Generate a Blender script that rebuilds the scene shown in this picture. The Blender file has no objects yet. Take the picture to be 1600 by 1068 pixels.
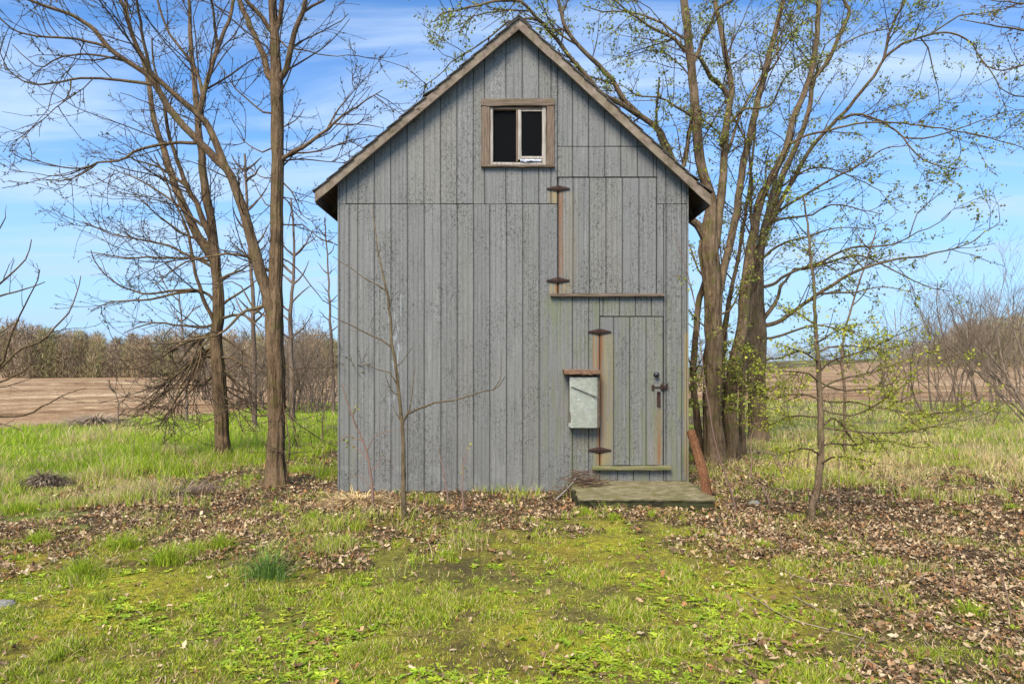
import bpy, math, random
import numpy as np
from mathutils import Vector
R = math.radians
scene = bpy.context.scene
col = scene.collection

# ---------------------------------------------------------------- camera, world, sun, exposure
CAM_H = 1.55; CAM_D = 8.0; FP = 1000.0; HY = 575.0     # focal length and horizon row in photo pixels
cd = bpy.data.cameras.new('camera'); cam = bpy.data.objects.new('camera', cd); col.objects.link(cam)
cam.location = (0, -CAM_D, CAM_H); cam.rotation_euler = (R(90), 0, 0)
cd.sensor_width = 36; cd.lens = 36 * FP / 1600; cd.shift_y = (HY - 534) / 1600
cd.clip_start = 0.1; cd.clip_end = 3000
scene.camera = cam

SUN_EL = 47; SUN_AZ = 200          # azimuth clockwise from +Y (north): front left of the barn
world = bpy.data.worlds.new("World"); scene.world = world; world.use_nodes = True
def build_world():
    nt = world.node_tree; N = nt.nodes; L = nt.links; N.clear()
    out = N.new('ShaderNodeOutputWorld'); bg = N.new('ShaderNodeBackground')
    sky = N.new('ShaderNodeTexSky'); sky.sky_type = 'NISHITA'; sky.sun_disc = False
    sky.sun_elevation = R(SUN_EL); sky.sun_rotation = R(SUN_AZ)
    sky.air_density = 1.0; sky.dust_density = 0.4; sky.ozone_density = 3.0
    tint = N.new('ShaderNodeMix'); tint.data_type = 'RGBA'; tint.blend_type = 'MULTIPLY'
    tint.inputs[0].default_value = 1; tint.inputs[7].default_value = (0.66, 1.02, 1.32, 1)
    L.new(sky.outputs[0], tint.inputs[6])
    tc = N.new('ShaderNodeTexCoord'); sep = N.new('ShaderNodeSeparateXYZ'); L.new(tc.outputs['Generated'], sep.inputs[0])
    def math_(op, a, b=None):
        m = N.new('ShaderNodeMath'); m.operation = op
        for i, v in enumerate((a, b)):
            if v is None: continue
            if isinstance(v, (int, float)): m.inputs[i].default_value = v
            else: L.new(v, m.inputs[i])
        return m.outputs[0]
    zz = math_('ADD', math_('MAXIMUM', sep.outputs[2], 0.0), 0.10)
    cx = math_('DIVIDE', sep.outputs[0], zz); cy = math_('DIVIDE', sep.outputs[1], zz)
    comb = N.new('ShaderNodeCombineXYZ'); L.new(math_('MULTIPLY', cx, 0.42), comb.inputs[0]); L.new(math_('MULTIPLY', cy, 1.5), comb.inputs[1])
    n1 = N.new('ShaderNodeTexNoise'); n1.inputs['Scale'].default_value = 1.1; n1.inputs['Detail'].default_value = 7
    n1.inputs['Roughness'].default_value = 0.58; n1.inputs['Distortion'].default_value = 0.5
    L.new(comb.outputs[0], n1.inputs['Vector'])
    mr = N.new('ShaderNodeMapRange'); mr.interpolation_type = 'SMOOTHSTEP'
    mr.inputs['From Min'].default_value = 0.40; mr.inputs['From Max'].default_value = 0.66; mr.inputs['To Max'].default_value = 0.88
    L.new(n1.outputs[0], mr.inputs['Value'])
    mix = N.new('ShaderNodeMix'); mix.data_type = 'RGBA'
    L.new(mr.outputs[0], mix.inputs[0]); L.new(tint.outputs[2], mix.inputs[6])
    mix.inputs[7].default_value = (3.7, 4.7, 6.2, 1)
    hz = N.new('ShaderNodeMapRange'); hz.interpolation_type = 'SMOOTHSTEP'      # pale blue band of air above the horizon, all the way round
    hz.inputs['From Min'].default_value = -0.02; hz.inputs['From Max'].default_value = 0.42
    hz.inputs['To Min'].default_value = 0.9; hz.inputs['To Max'].default_value = 0.0
    L.new(sep.outputs[2], hz.inputs['Value'])
    mix2 = N.new('ShaderNodeMix'); mix2.data_type = 'RGBA'
    L.new(hz.outputs[0], mix2.inputs[0]); L.new(mix.outputs[2], mix2.inputs[6]); mix2.inputs[7].default_value = (2.75, 4.15, 5.9, 1)
    L.new(mix2.outputs[2], bg.inputs[0]); bg.inputs[1].default_value = 0.093
    L.new(bg.outputs[0], out.inputs[0])
build_world()
sl = bpy.data.lights.new('sun', 'SUN'); sun = bpy.data.objects.new('sun', sl); col.objects.link(sun)
sl.energy = 3.0; sl.angle = R(30); sl.color = (1.0, 0.90, 0.73)
sdir = Vector((math.sin(R(SUN_AZ)) * math.cos(R(SUN_EL)), math.cos(R(SUN_AZ)) * math.cos(R(SUN_EL)), math.sin(R(SUN_EL))))
sun.rotation_euler = (-sdir).to_track_quat('-Z', 'Y').to_euler(); sun.location = sdir * 30
scene.view_settings.view_transform = 'Standard'; scene.view_settings.look = 'None'
scene.view_settings.exposure = 1.02; scene.view_settings.gamma = 1; scene.view_settings.use_curve_mapping = False

# ---------------------------------------------------------------- helpers
rng = np.random.default_rng(7)
def sstep(a, b, x):
    t = np.clip((x - a) / (b - a + 1e-9), 0, 1); return t * t * (3 - 2 * t)
def _h(i, j, s):
    n = (i.astype(np.int64) * 374761393 + j.astype(np.int64) * 668265263 + s * 982451653) & 0x7fffffff
    n = ((n ^ (n >> 13)) * 1274126177) & 0x7fffffff
    return ((n ^ (n >> 16)) & 0xffff) / 65535.0
def vnoise(x, y, s=0):
    xi = np.floor(x); yi = np.floor(y); fx = x - xi; fy = y - yi
    fx = fx * fx * (3 - 2 * fx); fy = fy * fy * (3 - 2 * fy)
    xi = xi.astype(np.int64); yi = yi.astype(np.int64)
    a = _h(xi, yi, s); b = _h(xi + 1, yi, s); c = _h(xi, yi + 1, s); d = _h(xi + 1, yi + 1, s)
    return a + (b - a) * fx + (c - a) * fy + (a - b - c + d) * fx * fy
def fbm(x, y, s=0, o=4):
    r = 0; a = .5; t = 0
    for k in range(o):
        r = r + a * vnoise(x, y, s + k); t += a; a *= .5; x = x * 2.03 + 11.1; y = y * 2.03 + 5.7
    return r / t
def gz(x, y):
    x = np.asarray(x, float); y = np.asarray(y, float); d = y + CAM_D
    z = 0.10 * (fbm(x * .7, y * .7, 3) - .5) * sstep(0.0, 1.0, np.maximum(np.abs(x) - 2.0, -y - .25) + .3)
    z = z + 0.05 * sstep(0, 1, 1 - np.hypot((x + 3.0) / 1.2, (y - .3) / 1.5))
    z = z + .03 * sstep(.4, .8, x) * (1 - sstep(2.25, 2.7, x)) * sstep(-.98, -1.12, y) * sstep(-2.4, -1.4, y)
    z = z + sstep(25, 120, d) * (fbm(x * .012, y * .012, 9) - .5) * 1.4
    z = z + sstep(60, 190, d) * 5.0 * sstep(40, 130, x) * (1 - sstep(260, 400, d))
    return z
def Wp(px, py, d):
    return np.array([(px - 800) * d / FP, d - CAM_D, CAM_H + (HY - py) * d / FP])
def dgr(py): return 1000 * CAM_H / (py - HY)

def mk(name, V, F, mat, parent=None, cols=None, smooth=False, kind=None):
    V = np.asarray(V, np.float32).reshape(-1, 3)
    Fs = F if isinstance(F, list) else [F]
    Fs = [np.asarray(f, np.int32) for f in Fs if len(f)]
    me = bpy.data.meshes.new(name)
    me.vertices.add(len(V)); me.vertices.foreach_set('co', V.ravel())
    lv = np.concatenate([f.ravel() for f in Fs]); cnt = np.concatenate([np.full(len(f), f.shape[1], np.int32) for f in Fs])
    me.loops.add(len(lv)); me.loops.foreach_set('vertex_index', lv)
    st = np.concatenate([[0], np.cumsum(cnt)[:-1]]).astype(np.int32)
    me.polygons.add(len(cnt)); me.polygons.foreach_set('loop_start', st); me.polygons.foreach_set('loop_total', cnt)
    me.update(calc_edges=True)
    me.polygons.foreach_set('use_smooth', np.full(len(cnt), bool(smooth)))
    if cols is not None:
        c = np.ones((len(V), 4), np.float32); c[:, :3] = cols
        a = me.color_attributes.new('tone', 'FLOAT_COLOR', 'POINT'); a.data.foreach_set('color', c.ravel())
    me.materials.append(mat)
    o = bpy.data.objects.new(name, me); col.objects.link(o)
    if parent: o.parent = parent
    if kind: o['kind'] = kind
    return o
def tag(o, label=None, cat=None, group=None, kind=None):
    if label: o['label'] = label
    if cat: o['category'] = cat
    if group: o['group'] = group
    if kind: o['kind'] = kind
    return o
def thing(name, label, cat, loc=(0, 0, 0), group=None):
    o = bpy.data.objects.new(name, None); col.objects.link(o); o.location = loc; o.empty_display_size = .2
    return tag(o, label, cat, group)
def put(o, root):           # parent a world-space mesh under a placed root, moving its vertices to local space
    me = o.data; n = len(me.vertices); a = np.empty(n * 3, np.float32); me.vertices.foreach_get('co', a)
    a = a.reshape(-1, 3) - np.array(root.location, np.float32); me.vertices.foreach_set('co', a.ravel()); me.update()
    o.parent = root; return o
BOXF = np.array([[0, 3, 2, 1], [4, 5, 6, 7], [0, 1, 5, 4], [1, 2, 6, 5], [2, 3, 7, 6], [3, 0, 4, 7]])
def boxes(bs):
    V = []; F = []
    for i, (x0, x1, y0, y1, z0, z1) in enumerate(bs):
        V += [(x0, y0, z0), (x1, y0, z0), (x1, y1, z0), (x0, y1, z0), (x0, y0, z1), (x1, y0, z1), (x1, y1, z1), (x0, y1, z1)]
        F.append(BOXF + 8 * i)
    return np.array(V), np.concatenate(F)
def rough_box(x0, x1, y0, y1, z0, z1, axis=0, n=10, amp=.004, seed=0):
    """a weathered plank: a box cut along its length with uneven, worn edges and ends"""
    r = np.random.default_rng(seed); t = np.linspace(0, 1, n); V = []
    lo = [x0, y0, z0]; hi = [x1, y1, z1]; a, b, c = axis, (axis + 1) % 3, (axis + 2) % 3
    ch = min(hi[b] - lo[b], hi[c] - lo[c]) * .18
    prof = [(0, ch), (ch, 0), (1, 2), (3, 4)]
    B0, B1, C0, C1 = lo[b], hi[b], lo[c], hi[c]
    pr = [(B0 + ch, C0), (B1 - ch, C0), (B1, C0 + ch), (B1, C1 - ch), (B1 - ch, C1), (B0 + ch, C1), (B0, C1 - ch), (B0, C0 + ch)]
    for i in range(n):
        for (pb, pc) in pr:
            p = [0, 0, 0]; p[a] = lo[a] + (hi[a] - lo[a]) * t[i]
            if i in (0, n - 1): p[a] += r.normal(0, amp * .8)
            p[b] = pb + r.normal(0, amp * .45); p[c] = pc + r.normal(0, amp * .45)
            V.append(p)
    m = 8; F = []
    for i in range(n - 1):
        for k in range(m):
            F.append([i * m + k, i * m + (k + 1) % m, (i + 1) * m + (k + 1) % m, (i + 1) * m + k])
    caps = np.array([[7, 6, 5, 4, 3, 2, 1, 0], [(n - 1) * m + k for k in range(8)]])
    return np.array(V), [np.array(F), caps]
def tubes(P, Rr, S, ridge=0.0, seed=0):
    """P (N,K,3) centre lines, Rr (N,K) radii -> vertices, quads"""
    N, K, _ = P.shape
    T = np.gradient(P, axis=1); T /= np.linalg.norm(T, axis=2, keepdims=True) + 1e-9
    m = T.mean(axis=1); ref = np.where(np.abs(m[:, 2:3]) > .8, np.array([[0, 1., 0]]), np.array([[0, 0, 1.]]))
    ref = ref[:, None, :] * np.ones((1, K, 1))
    U = np.cross(T, ref); U /= np.linalg.norm(U, axis=2, keepdims=True) + 1e-9
    W = np.cross(T, U)
    a = np.arange(S) * 2 * np.pi / S
    rad = Rr[:, :, None] * np.ones((1, 1, S))
    if ridge:
        ang = np.arange(S)[None, None, :] * 1.0; hh = np.cumsum(np.linalg.norm(np.gradient(P, axis=1), axis=2), axis=1)[:, :, None]
        rad = rad * (1 + ridge * 2 * (vnoise(ang * 1.0 + 0 * hh, hh * 1.7 + 0 * ang, seed) - .5) + ridge * (fbm(ang * .45 + 0 * hh, hh * 1.2 + 0 * ang, seed + 5) - .5))
        rad[:, :, -1] = rad[:, :, -1]
    V = P[:, :, None, :] + rad[..., None] * (np.cos(a)[None, None, :, None] * U[:, :, None, :] + np.sin(a)[None, None, :, None] * W[:, :, None, :])
    idx = np.arange(N * K * S).reshape(N, K, S)
    A = idx[:, :-1, :]; B = idx[:, 1:, :]
    Q = np.stack([A, np.roll(A, -1, 2), np.roll(B, -1, 2), B], -1).reshape(-1, 4)
    return V.reshape(-1, 3), Q
def join(parts):
    V = []; F = {}; C = []; o = 0
    for p in parts:
        v, f = p[0], p[1]
        for ff in (f if isinstance(f, list) else [f]):
            if len(ff): F.setdefault(ff.shape[1], []).append(ff + o)
        V.append(v); o += len(v)
        if len(p) > 2: C.append(p[2])
    return np.concatenate(V), [np.concatenate(x) for x in F.values()], (np.concatenate(C) if C else None)

# ---------------------------------------------------------------- materials
class NT:
    def __init__(s, name, rough=.85, spec=.2):
        s.m = bpy.data.materials.new(name); s.m.use_nodes = True; s.N = s.m.node_tree.nodes; s.L = s.m.node_tree.links
        s.b = s.N['Principled BSDF']; s.b.inputs['Roughness'].default_value = rough; s.b.inputs['Specular IOR Level'].default_value = spec
        s._pos = None
    def val(s, sock, v):
        if isinstance(v, (int, float)): sock.default_value = v
        elif isinstance(v, tuple): sock.default_value = v if len(v) == 4 or len(sock.default_value) == 3 else (*v, 1)
        else: s.L.new(v, sock)
    def pos(s):
        if not s._pos: s._pos = s.N.new('ShaderNodeNewGeometry').outputs['Position']
        return s._pos
    def math(s, op, a, b=0.0, clamp=False):
        n = s.N.new('ShaderNodeMath'); n.operation = op; n.use_clamp = clamp; s.val(n.inputs[0], a); s.val(n.inputs[1], b); return n.outputs[0]
    def noise(s, scale, vec=None, detail=4, rough=.55, dist=0, scl=None, w=None):
        v = vec or s.pos()
        if scl:
            mp = s.N.new('ShaderNodeMapping'); mp.inputs['Scale'].default_value = scl; s.L.new(v, mp.inputs[0]); v = mp.outputs[0]
        n = s.N.new('ShaderNodeTexNoise'); n.inputs['Scale'].default_value = scale; n.inputs['Detail'].default_value = detail
        n.inputs['Roughness'].default_value = rough; n.inputs['Distortion'].default_value = dist; s.L.new(v, n.inputs['Vector']); return n.outputs[0]
    def mr(s, v, a, b, c=0., d=1.):
        n = s.N.new('ShaderNodeMapRange'); n.interpolation_type = 'SMOOTHSTEP'; s.val(n.inputs[0], v)
        for i, q in enumerate((a, b, c, d)): s.val(n.inputs[i + 1], q)
        return n.outputs[0]
    def mix(s, f, a, b, mode='MIX'):
        n = s.N.new('ShaderNodeMix'); n.data_type = 'RGBA'; n.blend_type = mode; s.val(n.inputs[0], f); s.val(n.inputs[6], a); s.val(n.inputs[7], b); return n.outputs[2]
    def ramp(s, v, stops):
        n = s.N.new('ShaderNodeValToRGB'); e = n.color_ramp.elements
        while len(e) < len(stops): e.new(.5)
        for q, (p, c) in zip(e, stops): q.position = p; q.color = (*c, 1)
        s.val(n.inputs[0], v); return n.outputs[0]
    def attr(s, name='tone'):
        n = s.N.new('ShaderNodeAttribute'); n.attribute_name = name; return n.outputs['Color']
    def sep(s, v=None):
        n = s.N.new('ShaderNodeSeparateXYZ'); s.L.new(v or s.pos(), n.inputs[0]); return n.outputs
    def objrand(s):
        return s.N.new('ShaderNodeObjectInfo').outputs['Random']
    def bump(s, h, dist=.01, strength=1.0):
        n = s.N.new('ShaderNodeBump'); n.inputs['Distance'].default_value = dist; n.inputs['Strength'].default_value = strength; s.L.new(h, n.inputs['Height']); s.L.new(n.outputs[0], s.b.inputs['Normal'])
    def base(s, c): s.val(s.b.inputs['Base Color'], c); return s.m

def bark_mat(name, dark, light, moss=0.0, scale=1.0):
    t = NT(name, .95, .1)
    n = t.noise(26 * scale, scl=(1, 1, .16), detail=5, rough=.65, dist=.4)
    n2 = t.noise(3.0, detail=3)
    n4 = t.noise(70 * scale, scl=(1, 1, .22), detail=4, rough=.6)
    c = t.ramp(t.math('ADD', t.math('MULTIPLY', n, .65), t.math('MULTIPLY', n4, .35)), [(.36, tuple(x * .30 for x in dark)), (.47, dark), (.60, light)])
    c = t.mix(t.mr(n2, .35, .7, 0, .5), c, tuple(x * 1.35 for x in light), 'MIX')
    if moss:
        c = t.mix(t.math('MULTIPLY', t.mr(t.noise(5, detail=5), .5, .66), moss), c, (.13, .13, .035))
    t.bump(t.math('ADD', n, t.math('MULTIPLY', n4, .5)), .035); return t.base(c)
M_BARK = bark_mat('bark_left', (.105, .066, .038), (.22, .145, .084), .35)
M_BARK_R = bark_mat('bark_right', (.11, .074, .045), (.225, .157, .098), .6)
M_BARK_FAR = bark_mat('bark_far', (.13, .09, .065), (.20, .145, .11), 0, .5)
M_TWIG = NT('twig_bark', .9, .1).base((.085, .058, .042))
M_TWIG_R = NT('twig_bark_maple', .9, .1).base((.085, .050, .032))
M_PALE = bark_mat('bark_pale', (.12, .085, .05), (.22, .165, .095), .2, 1.6)
M_REDTWIG = NT('reddish_twig', .9, .1).base((.22, .135, .105))
def tone_mat(name, rough=.8, transl=0.0, spec=.2):
    t = NT(name, rough, spec); a = t.attr(); t.base(a)
    if transl:
        tr = t.N.new('ShaderNodeBsdfTranslucent'); t.L.new(a, tr.inputs[0]); mx = t.N.new('ShaderNodeMixShader'); mx.inputs[0].default_value = transl
        t.L.new(t.b.outputs[0], mx.inputs[1]); t.L.new(tr.outputs[0], mx.inputs[2]); t.L.new(mx.outputs[0], t.N['Material Output'].inputs[0])
    return t.m
M_LEAF = tone_mat('young_leaf', .6, .4, .3)
M_GRASS = tone_mat('grass_blade', .6, .35, .25)
M_LITTER = tone_mat('dead_leaf', .85, .12, .15)
M_WOODS = tone_mat('distant_twigs', .95, 0, .0)

def siding_mat():
    t = NT('grey_painted_siding', .62, .3)
    P = t.pos(); X, Y, Z = t.sep()[0:3]
    r = t.objrand()
    big = t.noise(1.1, scl=(1, 1, .5), detail=3)
    c = t.ramp(r, [(0, (.166, .161, .150)), (1, (.202, .196, .184))])
    c = t.mix(t.mr(big, .3, .7, 0, .55), c, (.180, .178, .166))
    # fine vertical weather streaks
    st = t.noise(42, scl=(1, 1, .035), detail=4, rough=.6)
    c = t.mix(t.mr(st, .52, .72, 0, .5), c, (.30, .295, .28))
    c = t.mix(t.mr(st, .46, .30, 0, .55), c, (.07, .073, .068))
    # flecks where the paint has crazed down to dark wood, in drifts
    drift = t.mr(t.noise(2.3, scl=(1, 1, .45), detail=4, rough=.6), .40, .62)
    vmap = t.N.new('ShaderNodeMapping'); vmap.inputs['Scale'].default_value = (1, 1, .62); t.L.new(P, vmap.inputs[0])
    fl = t.noise(48, vec=vmap.outputs[0], detail=3, rough=.7, dist=1.2)
    bv = t.math('FRACT', t.math('MULTIPLY', r, 7.31))
    c = t.mix(t.mr(bv, .55, 1.0, 0, .45), c, (.205, .188, .155))
    c = t.mix(t.mr(bv, .35, 0, 0, .35), c, (.140, .139, .134))
    fleck = t.math('MULTIPLY', t.mr(fl, t.math('SUBTRACT', .525, t.math('MULTIPLY', bv, .06)), .60), t.math('ADD', t.math('MULTIPLY', drift, .75), .2))
    c = t.mix(t.math('MULTIPLY', fleck, .9), c, (.058, .057, .050))
    fl2 = t.noise(95, scl=(1, 1, .5), detail=3, rough=.6)
    c = t.mix(t.mr(fl2, .60, .72, 0, .55), c, (.31, .305, .29))
    def wx(px): return (px - 800) * .008
    def wz(py): return CAM_H + (HY - py) * .008
    def box(x0, x1, y0, y1, s=1.0, fx=.012, fz=.03):
        a = t.mr(X, wx(x0) - fx, wx(x0) + fx); b = t.mr(X, wx(x1) + fx, wx(x1) - fx)
        e = t.mr(Z, wz(y1) - fz, wz(y1) + fz); f = t.mr(Z, wz(y0) + .012, wz(y0) - .012)
        return t.math('MULTIPLY', t.math('MULTIPLY', a, b), t.math('MULTIPLY', t.math('MULTIPLY', e, f), s))
    wob = t.math('ADD', t.math('MULTIPLY', t.mr(t.noise(30, scl=(1, 1, .05), detail=4), .35, .62), .75), .25)
    def stain(c, col_, bs):
        for b in bs:
            c = t.mix(t.math('MULTIPLY', box(*b), wob), c, col_)
        return c
    # algae
    gm = t.math('MULTIPLY', t.mr(t.noise(7, scl=(1.6, 1, .22), detail=5), .42, .66), .42)
    for b in [(845, 1078, 470, 770, 1, .25, .3), (935, 1078, 640, 760, 1, .2, .2), (860, 960, 460, 560, .8, .1, .2), (520, 560, 560, 790, .5, .1, .2), (1060, 1078, 540, 760, 1.3, .02, .1), (850, 870, 460, 760, .9, .04, .1)]:
        c = t.mix(t.math('MULTIPLY', gm, box(*b)), c, (.155, .17, .09))
    c = stain(c, (.27, .205, .10), [(856, 871, 299, 318, .9), (858, 890, 442, 459, .8), (880, 900, 300, 460, .35, .08, .3), (926, 934, 522, 575, .75), (941, 957, 522, 726, .75, .05, .1), (900, 934, 585, 700, .35, .08, .1), (928, 944, 706, 727, .8), (1021, 1036, 640, 727, .35, .03, .1), (1069, 1080, 520, 752, .95, .01, .2)])
    c = stain(c, (.21, .088, .03), [(872, 880, 299, 436, .8, .022, .12), (868, 874, 443, 458, .9), (933, 942, 522, 701, .95, .02, .1), (933, 940, 706, 727, .95), (1026, 1032, 630, 727, .9, .018, .22), (926, 929, 522, 575, .6, .01, .1)])
    # pale scuffs of old whitewash, and a pale kick strip
    c = t.mix(t.math('MULTIPLY', t.mr(t.noise(16, scl=(1.5, 1, .3), detail=4), .52, .62), box(608, 628, 460, 640, .3, .06, .2)), c, (.6, .64, .66))
    c = t.mix(t.math('MULTIPLY', t.mr(t.noise(6, detail=4), .45, .65), box(520, 860, 728, 775, .18, .1, .12)), c, (.33, .33, .31))
    h = t.math('ADD', t.math('MULTIPLY', st, .6), t.math('MULTIPLY', fl, .5)); t.bump(h, .004, .8)
    t.val(t.b.inputs['Roughness'], t.mr(fl, .3, .7, .5, .8))
    return t.base(c)
M_SIDING = siding_mat()
def wood_mat(name, a, b, green=0, axis=(1, 1, .06)):
    t = NT(name, .9, .12)
    n = t.noise(60, scl=axis, detail=5, rough=.65, dist=.3); n2 = t.noise(5, detail=4)
    c = t.ramp(n, [(.32, tuple(x * .4 for x in a)), (.48, a), (.7, b)])
    c = t.mix(t.mr(n2, .3, .75, 0, .5), c, tuple(x * .7 for x in b))
    if green: c = t.mix(t.math('MULTIPLY', t.mr(t.noise(11, detail=5), .42, .6), green), c, (.16, .17, .06))
    t.bump(n, .006); return t.base(c)
M_TRIM = wood_mat('weathered_trim', (.15, .10, .072), (.28, .205, .155), .1)
M_TRIMH = wood_mat('weathered_board', (.14, .095, .07), (.26, .195, .15), .15, (.06, 1, 1))
M_RAKE = wood_mat('rake_wood', (.20, .145, .11), (.33, .26, .205), .2, (.12, 1, .12))
M_LEDGE = wood_mat('mossy_ledge_wood', (.17, .14, .085), (.30, .26, .16), .7, (.06, 1, 1))
M_SASH = wood_mat('old_sash_paint', (.34, .29, .24), (.55, .49, .43), 0)
M_SOFFIT = wood_mat('old_soffit_wood', (.10, .07, .05), (.17, .125, .095), 0, (1, .06, 1))
M_DARKWOOD = NT('dark_interior_wood', .95, .05).base((.018, .015, .012))
def simple_noise(name, a, b, scale, rough=.85, metal=0, bump=.004, stretch=(1, 1, 1)):
    t = NT(name, rough, .3); n = t.noise(scale, detail=6, rough=.65, scl=stretch); t.b.inputs['Metallic'].default_value = metal
    t.bump(n, bump); return t.base(t.ramp(n, [(.3, a), (.7, b)]))
M_ROOF = simple_noise('old_asphalt_shingle', (.035, .032, .03), (.10, .085, .07), 30)
M_IRON = simple_noise('rusty_dark_iron', (.018, .012, .011), (.075, .035, .025), 60, .75, .2)
M_GALV = None
def galv():
    t = NT('galvanised_sheet', .5, .4); t.b.inputs['Metallic'].default_value = .1
    v = t.N.new('ShaderNodeTexVoronoi'); v.inputs['Scale'].default_value = 45; t.L.new(t.pos(), v.inputs['Vector'])
    n = t.noise(14, detail=5, rough=.65)
    c = t.ramp(n, [(.25, (.24, .25, .20)), (.5, (.31, .32, .265)), (.8, (.40, .41, .35))])
    c = t.mix(.05, c, v.outputs['Color'], 'SOFT_LIGHT')
    c = t.mix(t.mr(t.noise(22, detail=3), .64, .70, 0, .6), c, (.5, .51, .47))
    t.bump(n, .01, .6); return t.base(c)
M_GALV = galv()
def concrete():
    t = NT('mossy_concrete', .9, .15); n = t.noise(9, detail=6, rough=.6); n2 = t.noise(55, detail=4); n3 = t.noise(3.2, detail=5, rough=.6)
    X, Y, Z = t.sep()[0:3]
    c = t.ramp(n, [(.3, (.13, .11, .055)), (.52, (.22, .185, .10)), (.72, (.32, .27, .165))])
    c = t.mix(t.mr(n3, .50, .64, 0, .7), c, (.13, .12, .035))
    c = t.mix(t.mr(n2, .52, .66, 0, .4), c, (.08, .07, .05))
    edge = t.mr(Z, .13, .105)  # shade of the slab's front face painted in, along with dark dirt and moss
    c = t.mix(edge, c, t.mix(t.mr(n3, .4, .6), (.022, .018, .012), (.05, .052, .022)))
    t.bump(t.math('ADD', n, t.math('MULTIPLY', n2, .4)), .012); return t.base(c)
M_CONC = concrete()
M_LOG = bark_mat('reddish_rotten_wood', (.12, .052, .026), (.27, .125, .062), 0, 2.2)
M_GREYWOOD = wood_mat('grey_dead_wood', (.22, .19, .155), (.40, .36, .31), 0)
def glass():
    t = NT('dusty_glass', .12, .3); t.b.inputs['Transmission Weight'].default_value = .0
    t.base((.010, .010, .010)); t.b.inputs['Roughness'].default_value = .12; t.b.inputs['Specular IOR Level'].default_value = .03; t.b.inputs['Alpha'].default_value = .6; return t.m
M_GLASS = glass()
def plastic():
    t = NT('torn_plastic_film', .3, .5); n = t.noise(20, detail=4); return t.base(t.ramp(n, [(.3, (.35, .36, .42)), (.7, (.75, .75, .80))]))
M_FILM = plastic()

# ground: colour of the bare surface is a painted cover map (moss, soil, litter, grass roots), with fine relief from noise
def ground_mat():
    t = NT('mixed_ground', .95, .08); a = t.attr()
    n = t.noise(24, detail=8, rough=.75); n2 = t.noise(85, detail=5, rough=.7); n3 = t.noise(4, detail=4)
    c = t.mix(t.mr(n, .42, .62, 0, .9), a, t.mix(.75, a, (.07, .045, .026)))
    c = t.mix(t.mr(t.noise(150, detail=4, rough=.7), .45, .62, 0, .45), c, t.mix(.5, a, (.02, .016, .01)))
    c = t.mix(t.mr(n2, .55, .7, 0, .35), c, (.24, .19, .13))
    c = t.mix(t.mr(n3, .3, .7, 0, .25), c, (.14, .13, .03))
    t.bump(t.math('ADD', n, t.math('MULTIPLY', n2, .35)), .03); return t.base(c)
M_GROUND = ground_mat()
def field_mat():
    t = NT('ploughed_soil', .95, .05); X, Y, Z = t.sep()[0:3]
    wv = t.noise(.02, detail=2)
    ph = t.math('ADD', t.math('MULTIPLY', Y, 1.0), t.math('MULTIPLY', wv, 60))
    cmb = t.N.new('ShaderNodeCombineXYZ'); t.L.new(ph, cmb.inputs[1]); t.L.new(t.math('MULTIPLY', X, .03), cmb.inputs[0])
    n = t.noise(.55, vec=cmb.outputs[0], detail=6, rough=.6)
    n2 = t.noise(.12, scl=(.5, 2, 1), detail=4); n3 = t.noise(3, detail=5, rough=.7)
    c = t.ramp(n, [(.38, (.17, .10, .052)), (.46, (.29, .18, .10)), (.54, (.37, .245, .14)), (.63, (.56, .41, .25))])
    c = t.mix(t.mr(n2, .4, .65, 0, .4), c, (.30, .185, .10))
    c = t.mix(t.mr(n3, .5, .7, 0, .35), c, (.14, .09, .06))
    t.bump(n3, .15); return t.base(c)
M_FIELD = field_mat()

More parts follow.
